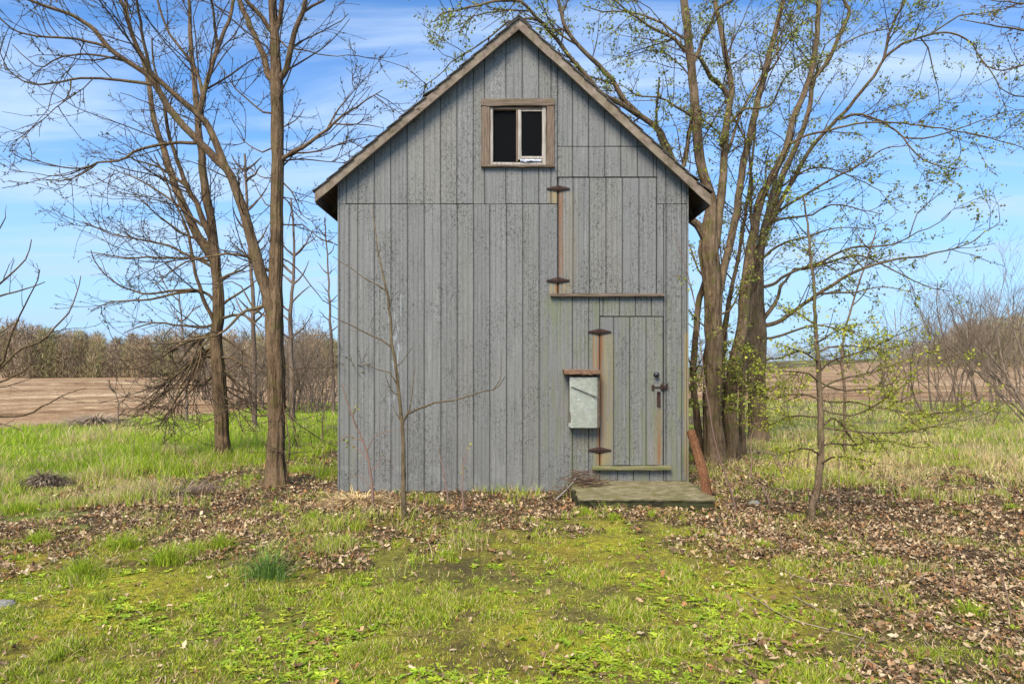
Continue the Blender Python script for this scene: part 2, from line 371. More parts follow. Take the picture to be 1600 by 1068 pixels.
# ---------------------------------------------------------------- ground
def edge_d(x): return np.interp(x, [-60, -13, -10.5, -8.7, -7.5, 0, 26, 60], [14.5, 16.3, 20.2, 27, 31, 33, 29, 27])
def cover(x, y):
    """ground cover weights at world x, y -> litter, lawn, tall (green), straw, moss"""
    d = np.maximum(y + CAM_D, 1.0); px = 800 + x / d * FP; py = HY + CAM_H / d * FP
    py = np.minimum(py, 1300); px = np.clip(px, -900, 2500)
    n1 = fbm(x * 1.3, y * 1.3, 21); n2 = fbm(x * 3.1, y * 3.1, 33); n3 = fbm(x * .6, y * .6, 44)
    n5 = fbm(x * 7, y * 7, 55); jx = (n1 - .5) * 300 + (n5 - .5) * 90; jy = (n2 - .5) * 110 + (n3 - .5) * 70 + (n5 - .5) * 70
    P = px + jx; Q = py + jy
    def band(v, a, b, s): return sstep(a - s, a + s, v) * (1 - sstep(b - s, b + s, v))
    lit = band(P, 1110, 9999, 50) * band(Q, 728, 905, 18)
    lit = np.maximum(lit, .5 * band(P, 1180, 9999, 90) * band(Q, 880, 1400, 30) * sstep(.46, .62, n1 + .10 * sstep(1250, 1550, px)))
    lit = np.maximum(lit, .95 * band(P, 430, 1200, 50) * band(Q, 700, 835, 14))
    lit = np.maximum(lit, .6 * band(P, 480, 830, 60) * band(Q, 800, 870, 20) * sstep(.4, .55, n2))
    lit = np.maximum(lit, .95 * band(P, -900, 560, 60) * band(Q, 812, 895, 14) * sstep(.3, .5, n2 + .1))
    lit = np.maximum(lit, .95 * band(P, 170, 560, 40) * band(Q, 722, 850, 14))
    lawn = band(Q, 880, 1400, 25) * (1 - sstep(1050, 1500, P) * .75)
    lawn = np.maximum(lawn, .6 * band(P, 690, 1220, 60) * band(Q, 800, 890, 12))
    lawn = np.maximum(lawn, .75 * sstep(.56, .66, fbm(x * 1.7, y * 1.7, 91)) * band(Q, 790, 900, 15)); lawn = np.maximum(lawn, .5 * sstep(.56, .64, fbm(x * 1.7, y * 1.7, 92)) * band(P, 1100, 9999, 50) * (Q > 740))
    tall = band(P, -900, 540, 30) * band(Q, 590, 728, 12)
    tall = np.maximum(tall, band(P, -900, 210, 50) * band(Q, 700, 815, 14))
    tall = np.maximum(tall, .85 * band(P, 1080, 2500, 40) * band(Q, 590, 745, 14) * sstep(.32, .52, n1))
    straw = .6 * band(P, -900, 380, 80) * band(Q, 675, 800, 20) * sstep(.47, .6, n3 * .5 + n1 * .5)
    straw = np.maximum(straw, .5 * band(P, 1080, 2500, 50) * band(Q, 590, 760, 16) * sstep(.55, .42, n1))
    moss = band(Q, 855, 1400, 40) * (1 - sstep(1150, 1400, P) * .8) * sstep(.42, .6, n3 * .6 + n1 * .4)
    return lit, lawn, tall, straw, moss
def cover_col(x, y):
    lit, lawn, tall, straw, moss = cover(x, y); n = fbm(x * 2.2, y * 2.2, 77)[:, None]
    c = np.array([[.10, .068, .045]]) * (.7 + .7 * n)
    def over(c, w, k): return c * (1 - w[:, None]) + np.array([k]) * (.75 + .5 * n) * w[:, None]
    c = over(c, lawn * .75, (.34, .33, .055)); c = over(c, moss * .85, (.56, .50, .04)); c = over(c, tall * .85, (.26, .34, .05))
    c = over(c, lawn * .55 * sstep(.53, .64, fbm(x * 2.1 + 9, y * 3.0, 131)), (.13, .085, .05)); c = over(c, lawn * .7 * sstep(.58, .66, fbm(x * 9, y * 9, 132)), (.12, .075, .045)); c = over(c, moss * .6 * sstep(.6, .68, fbm(x * 1.9, y * 2.3, 133)), (.48, .34, .05))
    c = over(c, straw * .7, (.40, .33, .20)); c = over(c, lit * .85, (.12, .078, .05))
    return c
def build_ground():
    rows = np.concatenate([np.linspace(-6, 1.5, 12, endpoint=False), np.linspace(1.5, 14, 190, endpoint=False), np.geomspace(14, 900, 110)])
    u = np.linspace(-1, 1, 321); u = np.sign(u) * np.abs(u) ** 1.35
    D, U = np.meshgrid(rows, u, indexing='ij'); X = U * (16 + 1.9 * np.maximum(D, 0)); Y = D - CAM_D
    Z = gz(X, Y) + .035 * (fbm(X * 3, Y * 3, 5) - .5) * (D < 25)
    V = np.stack([X, Y, Z], -1).reshape(-1, 3); n, m = D.shape; idx = np.arange(n * m).reshape(n, m)
    Q = np.stack([idx[:-1, :-1], idx[:-1, 1:], idx[1:, 1:], idx[1:, :-1]], -1).reshape(-1, 4)
    return mk('ground', V, Q, M_GROUND, cols=cover_col(V[:, 0], V[:, 1]), smooth=True, kind='structure')
build_ground()
def build_field():
    t = np.linspace(0, 1, 520) ** 2.2; u = np.linspace(-150, 170, 260)
    T, X = np.meshgrid(t, u, indexing='ij'); E = edge_d(X) + (fbm(X * .8, X * 0, 8) - .5) * 1.2; D = E + (175 - E) * T; Y = D - CAM_D
    fur = .045 * np.sin((Y + 30 * fbm(X * .012, Y * .012, 13)) * 2 * np.pi / .9) * (D < 70)
    Z = gz(X, Y) + .03 + fur * sstep(0, .02, T) + .05 * (fbm(X * 1.5, Y * 1.5, 14) - .5) * sstep(0, .02, T)
    Z[0] = gz(X, Y)[0] - .06
    V = np.stack([X, Y, Z], -1).reshape(-1, 3); n, m = T.shape; idx = np.arange(n * m).reshape(n, m)
    Q = np.stack([idx[:-1, :-1], idx[:-1, 1:], idx[1:, 1:], idx[1:, :-1]], -1).reshape(-1, 4)
    mk('ploughed_field', V, Q, M_FIELD, smooth=True, kind='structure')
build_field()

# ---------------------------------------------------------------- barn
barn = thing('barn', 'tall narrow grey board-sided barn with steep gable roof', 'barn')
def wx(px): return (px - 800) * .008
def wz(py): return CAM_H + (HY - py) * .008
RX, RZ = .087, 5.85; LX, LZ = -2.42, 3.725; QX, QZ = 2.435, 3.69          # ridge, left eave, right eave (top of roof)
def roof_z(x): return np.where(x < RX, LZ + (x - LX) * (RZ - LZ) / (RX - LX), QZ + (QX - x) * (RZ - QZ) / (QX - RX))
def wall_top(x): return roof_z(np.asarray(x, float)) - .055
WL, WR = wx(530), wx(1073.5); DEP = 5.6
WIN = (wx(765), wx(854), wz(259), wz(163))       # opening in the wall
def sheet_with_hole():
    y0, y1 = .022, .045
    xs = [WL, WIN[0], WIN[1], WR]; V = []; F = []
    def cell(x0, x1, zb, zt0, zt1):
        i = len(V)
        for y in (y0, y1): V.extend([(x0, y, zb), (x1, y, zb), (x1, y, zt1), (x0, y, zt0)])
        F.extend([[i, i + 1, i + 2, i + 3], [i + 7, i + 6, i + 5, i + 4], [i, i + 4, i + 5, i + 1], [i + 1, i + 5, i + 6, i + 2], [i + 2, i + 6, i + 7, i + 3], [i + 3, i + 7, i + 4, i]])
    w = lambda x: float(wall_top(x))
    cell(WL, WIN[0], .02, w(WL), w(WIN[0])); cell(WIN[1], WR, .02, w(WIN[1]), w(WR))
    cell(WIN[0], WIN[1], .02, WIN[2], WIN[2]); cell(WIN[0], RX, WIN[3], w(WIN[0]), w(RX)); cell(RX, WIN[1], WIN[3], w(RX), w(WIN[1]))
    return np.array(V), np.array(F)
V, F = sheet_with_hole(); front = mk('front_wall', V, F, M_DARKWOOD, barn)
brng = random.Random(5)
def board(parent, x0, x1, zb, zt, yo=0.0, flutes=None, nm='board'):
    """one siding board: lipped edges, shallow flutes, top cut to zt (a height or the roof slope)"""
    g = .0035; a, b = x0 + g, x1 - g; w = b - a
    if flutes is None: flutes = brng.choice([1, 2, 2, 3, 3, 0]) if w > .12 else brng.choice([0, 1])
    yo = yo + brng.uniform(-.0015, .0015)
    pr = [(a, .020), (a, .001), (a + .003, -.003), (a + .009, -.003), (a + .013, .0)]
    for k in range(flutes):
        c = a + w * (k + 1) / (flutes + 1) + brng.uniform(-.004, .004)
        pr += [(c - .005, .0), (c - .002, .003), (c + .001, .003), (c + .003, -.001), (c + .006, -.001), (c + .009, 0)]
    pr += [(b - .008, 0), (b - .004, .004), (b, .005), (b, .020)]
    if callable(zt):
        if a < RX < b: pr.append((RX, 0))
        pr.sort(key=lambda p: p[0]) if a < RX < b else None
    V = []; F = []
    zb_ = zb + brng.uniform(-.003, .003)
    for (x, y) in pr: V.append((x, y + yo, zb_))
    for (x, y) in pr: V.append((x, y + yo, float(zt(x)) if callable(zt) else zt))
    n = len(pr)
    for i in range(n - 1): F.append([i, i + 1, n + i + 1, n + i])
    o = mk(nm, np.array(V), [np.array(F), np.array([list(range(n))[::-1], list(range(n, 2 * n))])], M_SIDING, parent)
    return o
seams_L = [530, 545.5, 559, 585, 611, 637, 663, 689, 714.5, 740, 765.5, 791.5, 817, 842.5, 871.3]
ZS = wz(318.5)
G = .004
DOOR = (wx(937), wx(1036.5), wz(727), wz(494)); HAY = (wx(872), wx(1026), wz(459), wz(277))
def split_for(x0, x1, zb, zt):
    """cut one board strip round window and doors -> vertical pieces"""
    holes = []
    for (a, b, c, d) in ((wx(757), wx(861), wz(257), wz(160)), (DOOR[0], DOOR[1], DOOR[2] - .0, DOOR[3]), (HAY[0], HAY[1], HAY[2], HAY[3])):
        if min(x1, b) - max(x0, a) > .03: holes.append((c, d))
    segs = [(zb, zt)]
    for (c, d) in holes:
        out = []
        for (lo, hi) in segs:
            top = hi if not callable(hi) else 99
            if d <= lo or c >= top: out.append((lo, hi)); continue
            if c > lo + .01: out.append((lo, c - G))
            if d < top - .01: out.append((d + G, hi))
        segs = out
    return segs
# lower course, left of the doors
for a, b in zip(seams_L[:-1], seams_L[1:]):
    for lo, hi in split_for(wx(a), wx(b), .012, ZS - G): board(front, wx(a), wx(b), lo, hi)
# gable course above the lap line
seams_U = [530, 541, 559.5, 585, 610.5, 636.5, 662.5, 688.5, 714, 739.5, 757, 790.5, 816, 842, 861]
for a, b in zip(seams_U[:-1], seams_U[1:]):
    for lo, hi in split_for(wx(a), wx(b), ZS + G, wall_top): board(front, wx(a), wx(b), lo, hi, -.003)
# filler strips at the window sides and right of the window down to the hay door
board(front, wx(861), wx(871), ZS + G, wall_top, -.003, 0)
for a, b in zip([871, 894.5, 919.5, 945, 970, 996, 1021], [894.5, 919.5, 945, 970, 996, 1021, 1026]):
    board(front, wx(a), wx(b), HAY[3] + G * 1.5, wz(229) - G, -.003)
    board(front, wx(a), wx(b), wz(229) + G, wall_top, -.006)
for a, b in ((1026, 1040.5), (1040.5, 1065), (1065, 1073.5)):
    board(front, wx(a), wx(b), ZS + G, wall_top, -.003)
# right of the hay door and between the doors, down to the sill
for a, b in ((1037, 1041), (1041, 1065.5), (1065.5, 1073.5)):
    board(front, wx(a), wx(b), wz(750), ZS - G)
board(front, wx(1026), wx(1037), wz(459), ZS - G, 0, 0)
for a, b in zip([869, 894.5, 920], [894.5, 920, 937]):
    board(front, wx(a), wx(b), .014, wz(461))
for a, b in zip([937, 938.5 + 4, 968, 993, 1018], [942.5, 968, 993, 1018, 1037]):
    board(front, wx(a), wx(b), DOOR[3] + G * 1.5, wz(461), .001)
for a, b in zip([937, 965, 990, 1015], [965, 990, 1015, 1037]):
    board(front, wx(a), wx(b), wz(751), wz(733), .003, 0)
def nails():
    V = []; F = []; r = np.random.default_rng(77)
    for px in seams_L[:-1] + [895, 921, 947, 972, 998, 1041, 1065]:
        for z in (.25, .95, 1.75, 2.5, 3.15, 3.55, 4.2, 4.9):
            x = wx(px) + .016 + r.normal(0, .003); zz = z + r.normal(0, .03)
            if zz > wall_top(x) - .15 or (wx(748) < x < wx(870) and wz(266) < zz < wz(150)): continue
            i = len(V); q = .0052; V += [(x + q * math.cos(a), -.0068, zz + q * math.sin(a)) for a in np.arange(6) * math.pi / 3] + [(x, -.0085, zz)]
            F += [[i + k, i + (k + 1) % 6, i + 6] for k in range(6)]
    mk('nails', np.array(V), np.array(F), M_IRON, barn, kind='stuff')
nails()
# corner posts, kick strip, footing
mk('corner_board', *boxes([(WL - .018, WL - .001, -.006, .09, .01, float(wall_top(WL - .02)) - .01)]), M_SIDING, barn)
mk('corner_board', *boxes([(WR + .001, WR + .018, -.004, .09, .0, float(wall_top(WR + .02)) - .01)]), M_SIDING, barn)
mk('footing', *boxes([(WL + .01, WR - .01, .01, DEP - .01, -.35, .008)]), simple_noise('old_footing', (.10, .085, .06), (.20, .17, .13), 12), barn)
# side and back walls as board-profiled sheets
def side_sheet(x, s):
    V = []; F = []; y = .095; k = 0; h = float(wall_top(x)) - .02
    while y < DEP - .02:
        y2 = min(y + .206, DEP); i = len(V)
        V += [(x, y + .006, .0), (x, y2 - .006, .0), (x, y2 - .006, h), (x, y + .006, h), (x - s * .022, y + .006, 0), (x - s * .022, y2 - .006, 0), (x - s * .022, y2 - .006, h), (x - s * .022, y + .006, h)]
        F += [list(r + i) for r in BOXF]
        y = y2
    return np.array(V), np.array(F)
for x, s in ((WL, -1), (WR, 1)):
    w_ = mk('side_wall', *boxes([(min(x - s * .06, x - s * .03), max(x - s * .06, x - s * .03), .05, DEP, .0, float(wall_top(x)) - .05)]), M_DARKWOOD, barn)
    V, F = side_sheet(x, s); mk('siding', V, F, M_SIDING, w_)
def gable_sheet(y0, y1):
    w = lambda x: float(wall_top(x)); P = [(WL, 0), (WR, 0), (WR, w(WR)), (RX, w(RX)), (WL, w(WL))]
    V = [(x, y0, z) for x, z in P] + [(x, y1, z) for x, z in P]
    return np.array(V), [np.array([[0, 1, 2, 3, 4], [9, 8, 7, 6, 5]]), np.array([[i, 5 + i, 5 + (i + 1) % 5, (i + 1) % 5] for i in range(5)])]
V, F = gable_sheet(DEP, DEP + .03); mk('back_wall', V, F, M_SIDING, barn)
mk('loft_floor', *boxes([(WL + .07, WR - .07, .06, DEP - .01, 2.72, 2.78)]), M_DARKWOOD, barn)
# roof: deck, shingle courses, rake boards, fascia
def slope_slab(xa, za, xb, zb, y0, y1, t0, t1):
    """slab along a slope; t0,t1 = offsets below the roof line (top, bottom)"""
    V = []
    for y in (y0, y1): V += [(xa, y, za - t0), (xb, y, zb - t0), (xb, y, zb - t1), (xa, y, za - t1)]
    F = [[0, 1, 2, 3], [7, 6, 5, 4], [0, 4, 5, 1], [1, 5, 6, 2], [2, 6, 7, 3], [3, 7, 4, 0]]
    return np.array(V), np.array(F)
roof = mk('roof', *join([slope_slab(LX, LZ, RX, RZ, -.115, DEP + .15, .022, .045), slope_slab(QX, QZ, RX, RZ, -.115, DEP + .15, .022, .045)])[:2], M_SOFFIT, barn)
srng = np.random.default_rng(3)
for (ex, ez, sgn) in ((LX, LZ, -1), (QX, QZ, 1)):
    n = 17
    for k in range(n):
        t0 = k / n; t1 = min((k + 1.25) / n, 1.0)
        lift = .014 + (.030 if (sgn < 0 and k in (9,)) else 0) + (.03 if (sgn > 0 and k in (0, 1)) else 0) + srng.uniform(0, .004)
        xa, za = ex + (RX - ex) * t0, ez + (RZ - ez) * t0; xb, zb = ex + (RX - ex) * t1, ez + (RZ - ez) * t1
        if k == 0: xa += sgn * .025; za -= .02
        ys = np.concatenate([[-.165 - srng.uniform(0, .012)], np.arange(.3, DEP, .9), [DEP + .17]]); V = []
        for y in ys:
            w = srng.uniform(-.003, .004)
            V += [(xa, y, za + lift + w), (xb, y, zb - .002), (xb, y, zb - .020), (xa, y, za + lift - .012 + w)]
        m = len(ys); F = [[i * 4 + j, i * 4 + (j + 1) % 4, (i + 1) * 4 + (j + 1) % 4, (i + 1) * 4 + j] for i in range(m - 1) for j in range(4)]
        mk('shingle_course', np.array(V), [np.array(F + [[3, 2, 1, 0], [(m - 1) * 4 + j for j in range(4)]])], M_ROOF, roof)
mk('ridge_cap', *join([slope_slab(RX - .16, RZ - .13, RX, RZ, -.17, DEP + .17, -.03, -.012), slope_slab(RX + .16, RZ - .145, RX, RZ, -.17, DEP + .17, -.03, -.012)])[:2], M_ROOF, roof)
def rake(xa, za, xb, zb, y0, y1, drop, seed, n=16):
    r = np.random.default_rng(seed); V = []
    for i in range(n):
        t = i / (n - 1); x = xa + (xb - xa) * t; z = za + (zb - za) * t; w = r.normal(0, .0025)
        V += [(x, y0 + w, z - .01 + w), (x, y1, z - .01), (x, y1, z - drop), (x, y0 + w, z - drop + r.normal(0, .003))]
    F = [[i * 4 + j, i * 4 + (j + 1) % 4, (i + 1) * 4 + (j + 1) % 4, (i + 1) * 4 + j] for i in range(n - 1) for j in range(4)]
    return np.array(V), [np.array(F + [[3, 2, 1, 0], [(n - 1) * 4 + j for j in range(4)]])]
V, F = rake(LX, LZ, RX - .001, RZ, -.150, -.118, .137, 1); tag(mk('rake_board', V, F, M_RAKE, barn), 'left rake board, browner wood')
V, F = rake(QX, QZ, RX + .001, RZ, -.153, -.119, .145, 2); tag(mk('rake_board', V, F, M_RAKE, barn), 'right rake board, greyer wood')
for (ex, ez, s) in ((LX, LZ, 1), (QX, QZ, -1)):
    mk('fascia_board', *boxes([(min(ex, ex + s * .022), max(ex, ex + s * .022), -.117, DEP + .1, ez - .15, ez - .03)]), M_SOFFIT, barn)
for y in np.arange(.5, DEP, .62):
    for (ex, ez, wxx) in ((LX + .03, LZ + .025, WL - .02), (QX - .03, QZ + .025, WR + .02)):
        zz = float(roof_z(wxx))
        mk('rafter_tail', *slope_slab(ex, ez, wxx, zz, y, y + .045, .046, .14), M_SOFFIT, barn)
# window
def wood(name, x0, x1, y0, y1, z0, z1, axis, mat, parent, seed=0, amp=.004, label=None):
    V, F = rough_box(x0, x1, y0, y1, z0, z1, axis, 10, amp, seed); o = mk(name, V, F, mat, parent)
    if label: o['label'] = label
    return o
win = thing('window', None, None); win.parent = barn; win.location = (wx(809), 0, wz(258)); del_keys = [k for k in win.keys()]
def wwin(name, *a, **k):
    o = wood(name, *a, **k); put(o, win); return o
wwin('head_casing', wx(752), wx(866), -.040, .0, wz(167), wz(155.5), 0, M_TRIMH, barn, 1, .006)
wwin('side_casing', wx(752.5), wx(765.5), -.032, .0, wz(259), wz(167.5), 2, M_TRIM, barn, 2, .005)
wwin('side_casing', wx(854), wx(866), -.032, .0, wz(259), wz(167.5), 2, M_TRIM, barn, 3, .005)
wwin('sill', wx(752), wx(866.5), -.055, .03, wz(262.5), wz(259.3), 0, M_TRIMH, barn, 4, .003)
wwin('window_frame', wx(765.5), wx(770.5), -.012, .05, wz(258), wz(168), 2, M_SASH, barn, 5, .002)
wwin('window_frame', wx(847), wx(853.5), -.012, .05, wz(258), wz(168), 2, M_SASH, barn, 6, .002)
wwin('window_frame', wx(770.6), wx(846.9), -.008, .05, wz(171.5), wz(167.5), 0, M_TRIMH, barn, 7, .002)
wwin('window_frame', wx(770.6), wx(846.9), -.004, .05, wz(258), wz(253.5), 0, M_SASH, barn, 8, .002)
wwin('mullion', wx(806.5), wx(809.2), -.006, .05, wz(253), wz(171.5), 2, M_TRIM, barn, 9, .002)
wwin('sash', wx(809.5), wx(814.8), -.012, .03, wz(249.5), wz(172), 2, M_SASH, barn, 10, .002)
wwin('sash', wx(815), wx(846.8), -.010, .03, wz(249), wz(244.2), 0, M_SASH, barn, 11, .002)
wwin('sash', wx(815), wx(846.8), -.002, .03, wz(174), wz(171.8), 0, M_SASH, barn, 12, .002)
put(mk('glass_pane', *boxes([(wx(771), wx(806.3), .034, .038, wz(253), wz(172))]), M_GLASS, barn), win)
put(mk('glass_pane', *boxes([(wx(815), wx(846.8), .014, .018, wz(244), wz(174))]), M_GLASS, barn), win)
def film():
    r = np.random.default_rng(9); n = 12; V = []
    for i in range(n):
        x = wx(813 + 33 * i / (n - 1))
        V += [(x, -.018 + r.normal(0, .004), wz(249.5 + r.normal(0, .4))), (x, -.024 + r.normal(0, .005), wz(251.5 + r.normal(0, .6))), (x, -.015, wz(253.3 + r.normal(0, .5)))]
    F = [[i * 3 + j, i * 3 + j + 1, (i + 1) * 3 + j + 1, (i + 1) * 3 + j] for i in range(n - 1) for j in range(2)]
    return np.array(V), np.array(F)
V, F = film(); put(mk('plastic_film', V, F, M_FILM, barn, smooth=True), win)

# doors
def make_door(name, rect, seams, loc):
    root = mk(name, *boxes([(rect[0] + .004, rect[1] - .004, .012, .021, rect[2] + .004, rect[3] - .004)]), M_DARKWOOD, barn)
    for a, b in zip(seams[:-1], seams[1:]): board(root, wx(a) + (.003 if a == seams[0] else 0), wx(b) - (.003 if b == seams[-1] else 0), rect[2] + .006, rect[3] - .008, -.002)
    return root
hay = make_door('hay_door', HAY, [872, 895.5, 921, 947, 972.5, 998.5, 1026], 0)
door = make_door('door', DOOR, [937, 959, 984, 1009.5, 1036.5], 0)
def hinge(px, py, parent):
    """butterfly strap hinge: two pointed leaves on a knuckle"""
    cx, cz = wx(px), wz(py); prof = [(-.145, .004), (-.075, .022), (-.02, .036), (.02, .036), (.075, .022), (.145, .004), (.145, -.008), (.075, -.020), (.02, -.032), (-.02, -.032), (-.075, -.020), (-.145, -.008)]
    n = len(prof); V = [(cx + a, -.020, cz + b) for a, b in prof] + [(cx + a, -.004, cz + b) for a, b in prof] + [(cx, -.030, cz + .002)]
    F4 = [[i, n + i, n + (i + 1) % n, (i + 1) % n] for i in range(n)]; F3 = [[i, (i + 1) % n, 2 * n] for i in range(n)]
    h = mk('hinge', np.array(V), [np.array(F4), np.array(F3), np.array([list(range(n, 2 * n))[::-1]])], M_IRON, parent)
    P = np.array([[[cx, -.030, cz - .024], [cx, -.030, cz], [cx, -.030, cz + .028]]]); V, Q = tubes(P, np.full((1, 3), .011), 8)
    mk('hinge_pin', V, Q, M_IRON, parent, smooth=True)
    return h
hinge(872, 295, hay); hinge(872, 438, hay); hinge(936.5, 518, door); hinge(936.5, 702.5, door)
wood('ledge', wx(860), wx(1037), -.06, .0, wz(463.5), wz(459.3), 0, M_TRIMH, barn, 31, .005, 'thin brown ledge under the hay door')
wood('threshold', wx(924.5), wx(1047), -.08, .0, wz(733), wz(727), 0, M_LEDGE, barn, 32, .004, 'mossy wooden threshold under the lower door')
# knob
def lathe(c, prof, S=16):
    """profile (distance out of the wall, radius) turned about a -Y axis"""
    a = np.arange(S) * 2 * np.pi / S; V = []
    for (o, r) in prof:
        for q in a: V.append((c[0] + r * math.cos(q), c[1] - o, c[2] + r * math.sin(q)))
    n = len(prof); F = [[i * S + k, i * S + (k + 1) % S, (i + 1) * S + (k + 1) % S, (i + 1) * S + k] for i in range(n - 1) for k in range(S)]
    return np.array(V), [np.array(F), np.array([[(n - 1) * S + k for k in range(S)]])]
M_KNOB = simple_noise('dull_steel', (.03, .03, .032), (.10, .10, .10), 40, .4, .8)
V, F = lathe((wx(1025), -.003, wz(585)), [(0, .034), (.006, .034), (.008, .018), (.03, .014), (.034, .026), (.048, .033), (.060, .028), (.066, .012), (.067, .001)])
mk('knob', V, F, M_KNOB, door, smooth=True)
# hasp: eye plate, bar, staple and hanging padlock strap
hb = [(wx(1018), wx(1021.5), -.022, -.004, wz(609), wz(601)), (wx(1031.5), wx(1035.8), -.030, -.004, wz(608), wz(600.5)), (wx(1040), wx(1043), -.024, -.004, wz(607), wz(598.5)), (wx(1021.6), wx(1031.4), -.018, -.012, wz(605), wz(603.6)), (wx(1036), wx(1039.8), -.022, -.012, wz(606), wz(602.8))]
mk('hasp', *boxes(hb), M_IRON, door)
mk('hasp_staple', *tubes(np.array([[[wx(1034), -.005, wz(598)], [wx(1034), -.045, wz(600)], [wx(1035), -.055, wz(605)], [wx(1038), -.045, wz(609)], [wx(1038.5), -.005, wz(611)]]]), np.full((1, 5), .005), 6), M_IRON, door, smooth=True)
V, F = rough_box(wx(1026.3), wx(1031.7), -.016, -.004, wz(633.5), wz(611.5), 2, 8, .002, 4); mk('latch_plate', V, F, M_IRON, door)
mk('latch_handle', *boxes([(wx(1026.6), wx(1031.4), -.03, -.018, wz(613.6), wz(611.8)), (wx(1026.8), wx(1031), -.028, -.018, wz(634), wz(630))]), M_IRON, door)

# feed box on the wall: wooden box, warped lid board, galvanised front sheet
fb = thing('metal_box', 'small galvanised metal box with warped wooden lid fixed beside the lower door', 'box', (wx(907), 0, wz(668)))
def inb(o): return put(o, fb)
V, F = rough_box(wx(880), wx(934), -.21, -.005, wz(585), wz(577), 0, 12, .008, 21); inb(mk('lid', V, F, wood_mat('lid_wood', (.16, .09, .055), (.30, .19, .125), 0, (.08, 1, 1))))
inb(mk('box_body', *boxes([(wx(888.5), wx(892), -.15, -.004, wz(666), wz(585.5)), (wx(931), wx(934.5), -.15, -.004, wz(666), wz(585.5)), (wx(892.1), wx(930.9), -.02, -.004, wz(666), wz(585.5)), (wx(892.1), wx(930.9), -.15, -.021, wz(665), wz(662))]), M_SOFFIT))
def sheet():
    nx, nz = 12, 20; V = []; r = np.random.default_rng(4)
    for k in range(nz):
        for i in range(nx):
            u = i / (nx - 1); v = k / (nz - 1); px = 890.0 + 43.5 * u - (1.5 if v < .1 else 0) * (1 - u); py = 668 - 79 * v - (2 if i == 0 else 0) * (v < .1)
            crease = math.exp(-((py - (603 + 17 * u)) / 2.2) ** 2)
            y = -.158 - .012 * v - .010 * crease + .004 * math.sin(u * 5 + v * 7) + r.normal(0, .0012) + (.012 if i in (0, nx - 1) else 0)
            V.append((wx(800 + (px - 800) * .98), y, CAM_H + (wz(py) - CAM_H) * .98))
    F = [[k * nx + i, k * nx + i + 1, (k + 1) * nx + i + 1, (k + 1) * nx + i] for k in range(nz - 1) for i in range(nx - 1)]
    return np.array(V), np.array(F)
V, F = sheet(); inb(mk('front_sheet', V, F, M_GALV, smooth=True))
c1, c2 = Wp(892.5, 604, 7.818), Wp(932.5, 620.5, 7.818)
V, Q = tubes(np.stack([c1, (c1 + c2) / 2 + [0, 0, .003], c2])[None], np.full((1, 3), .0045), 5); inb(mk('tie_wire', V, Q, M_IRON, smooth=True))
# step slab
def slab():
    f = [Wp(889, 781, 0), 0]; r = np.random.default_rng(8); V = []
    zt = .145; back = -.012; fr = -1.12
    xs0, xs1 = .72, 2.20; n = 26; m = 16
    for j in range(m):
        for i in range(n):
            u = i / (n - 1); v = j / (m - 1); x = xs0 + (xs1 - xs0) * u; y = back + (fr - back) * v
            if i in (0, n - 1): x += .05 * (vnoise(np.array([v * 7.]), np.array([i * 1.]), 3)[0] - .5) + r.normal(0, .004)
            if j == m - 1: y += .06 * (vnoise(np.array([u * 9.]), np.array([0.]), 4)[0] - .5) + r.normal(0, .005)
            V.append((x, y, zt - .01 * v + r.normal(0, .0015)))
    idx = np.arange(n * m).reshape(m, n)
    F = [[idx[j, i], idx[j + 1, i], idx[j + 1, i + 1], idx[j, i + 1]] for j in range(m - 1) for i in range(n - 1)]
    rim = list(idx[0, :]) + list(idx[1:, -1]) + list(idx[-1, ::-1][1:]) + list(idx[::-1, 0][1:-1]); b = len(V)
    for k, q in enumerate(rim):
        v = V[q]; V.append((v[0] * .995 + r.normal(0, .006), min(v[1] + .02, back), v[2] - .035)); 
    b2 = len(V)
    for k, q in enumerate(rim):
        v = V[q]; V.append((v[0], min(v[1] + .015, back), -.10))
    L = len(rim)
    for k in range(L):
        F.append([rim[k], b + k, b + (k + 1) % L, rim[(k + 1) % L]][::-1]); F.append([b + k, b2 + k, b2 + (k + 1) % L, b + (k + 1) % L][::-1])
    return np.array(V), np.array(F)
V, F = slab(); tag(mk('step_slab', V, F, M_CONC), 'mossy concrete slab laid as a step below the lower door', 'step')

# ---------------------------------------------------------------- vegetation tools
def resample(P, n):
    """Catmull-Rom through the points"""
    P = np.asarray(P, float)
    if len(P) == 2: return P[0] + (P[1] - P[0]) * np.linspace(0, 1, n)[:, None]
    E = np.vstack([2 * P[0] - P[1], P, 2 * P[-1] - P[-2]]); seg = np.linalg.norm(np.diff(P, axis=0), axis=1); s = np.concatenate([[0], np.cumsum(seg)]); s /= s[-1]
    out = []
    for t in np.linspace(0, 1, n):
        i = min(np.searchsorted(s, t, side='right') - 1, len(P) - 2); u = (t - s[i]) / (s[i + 1] - s[i] + 1e-9)
        a, b, c, d = E[i], E[i + 1], E[i + 2], E[i + 3]
        out.append(.5 * (2 * b + (c - a) * u + (2 * a - 5 * b + 4 * c - d) * u * u + (3 * b - a - 3 * c + d) * u ** 3))
    return np.array(out)
def unit(v): return v / (np.linalg.norm(v, axis=-1, keepdims=True) + 1e-9)
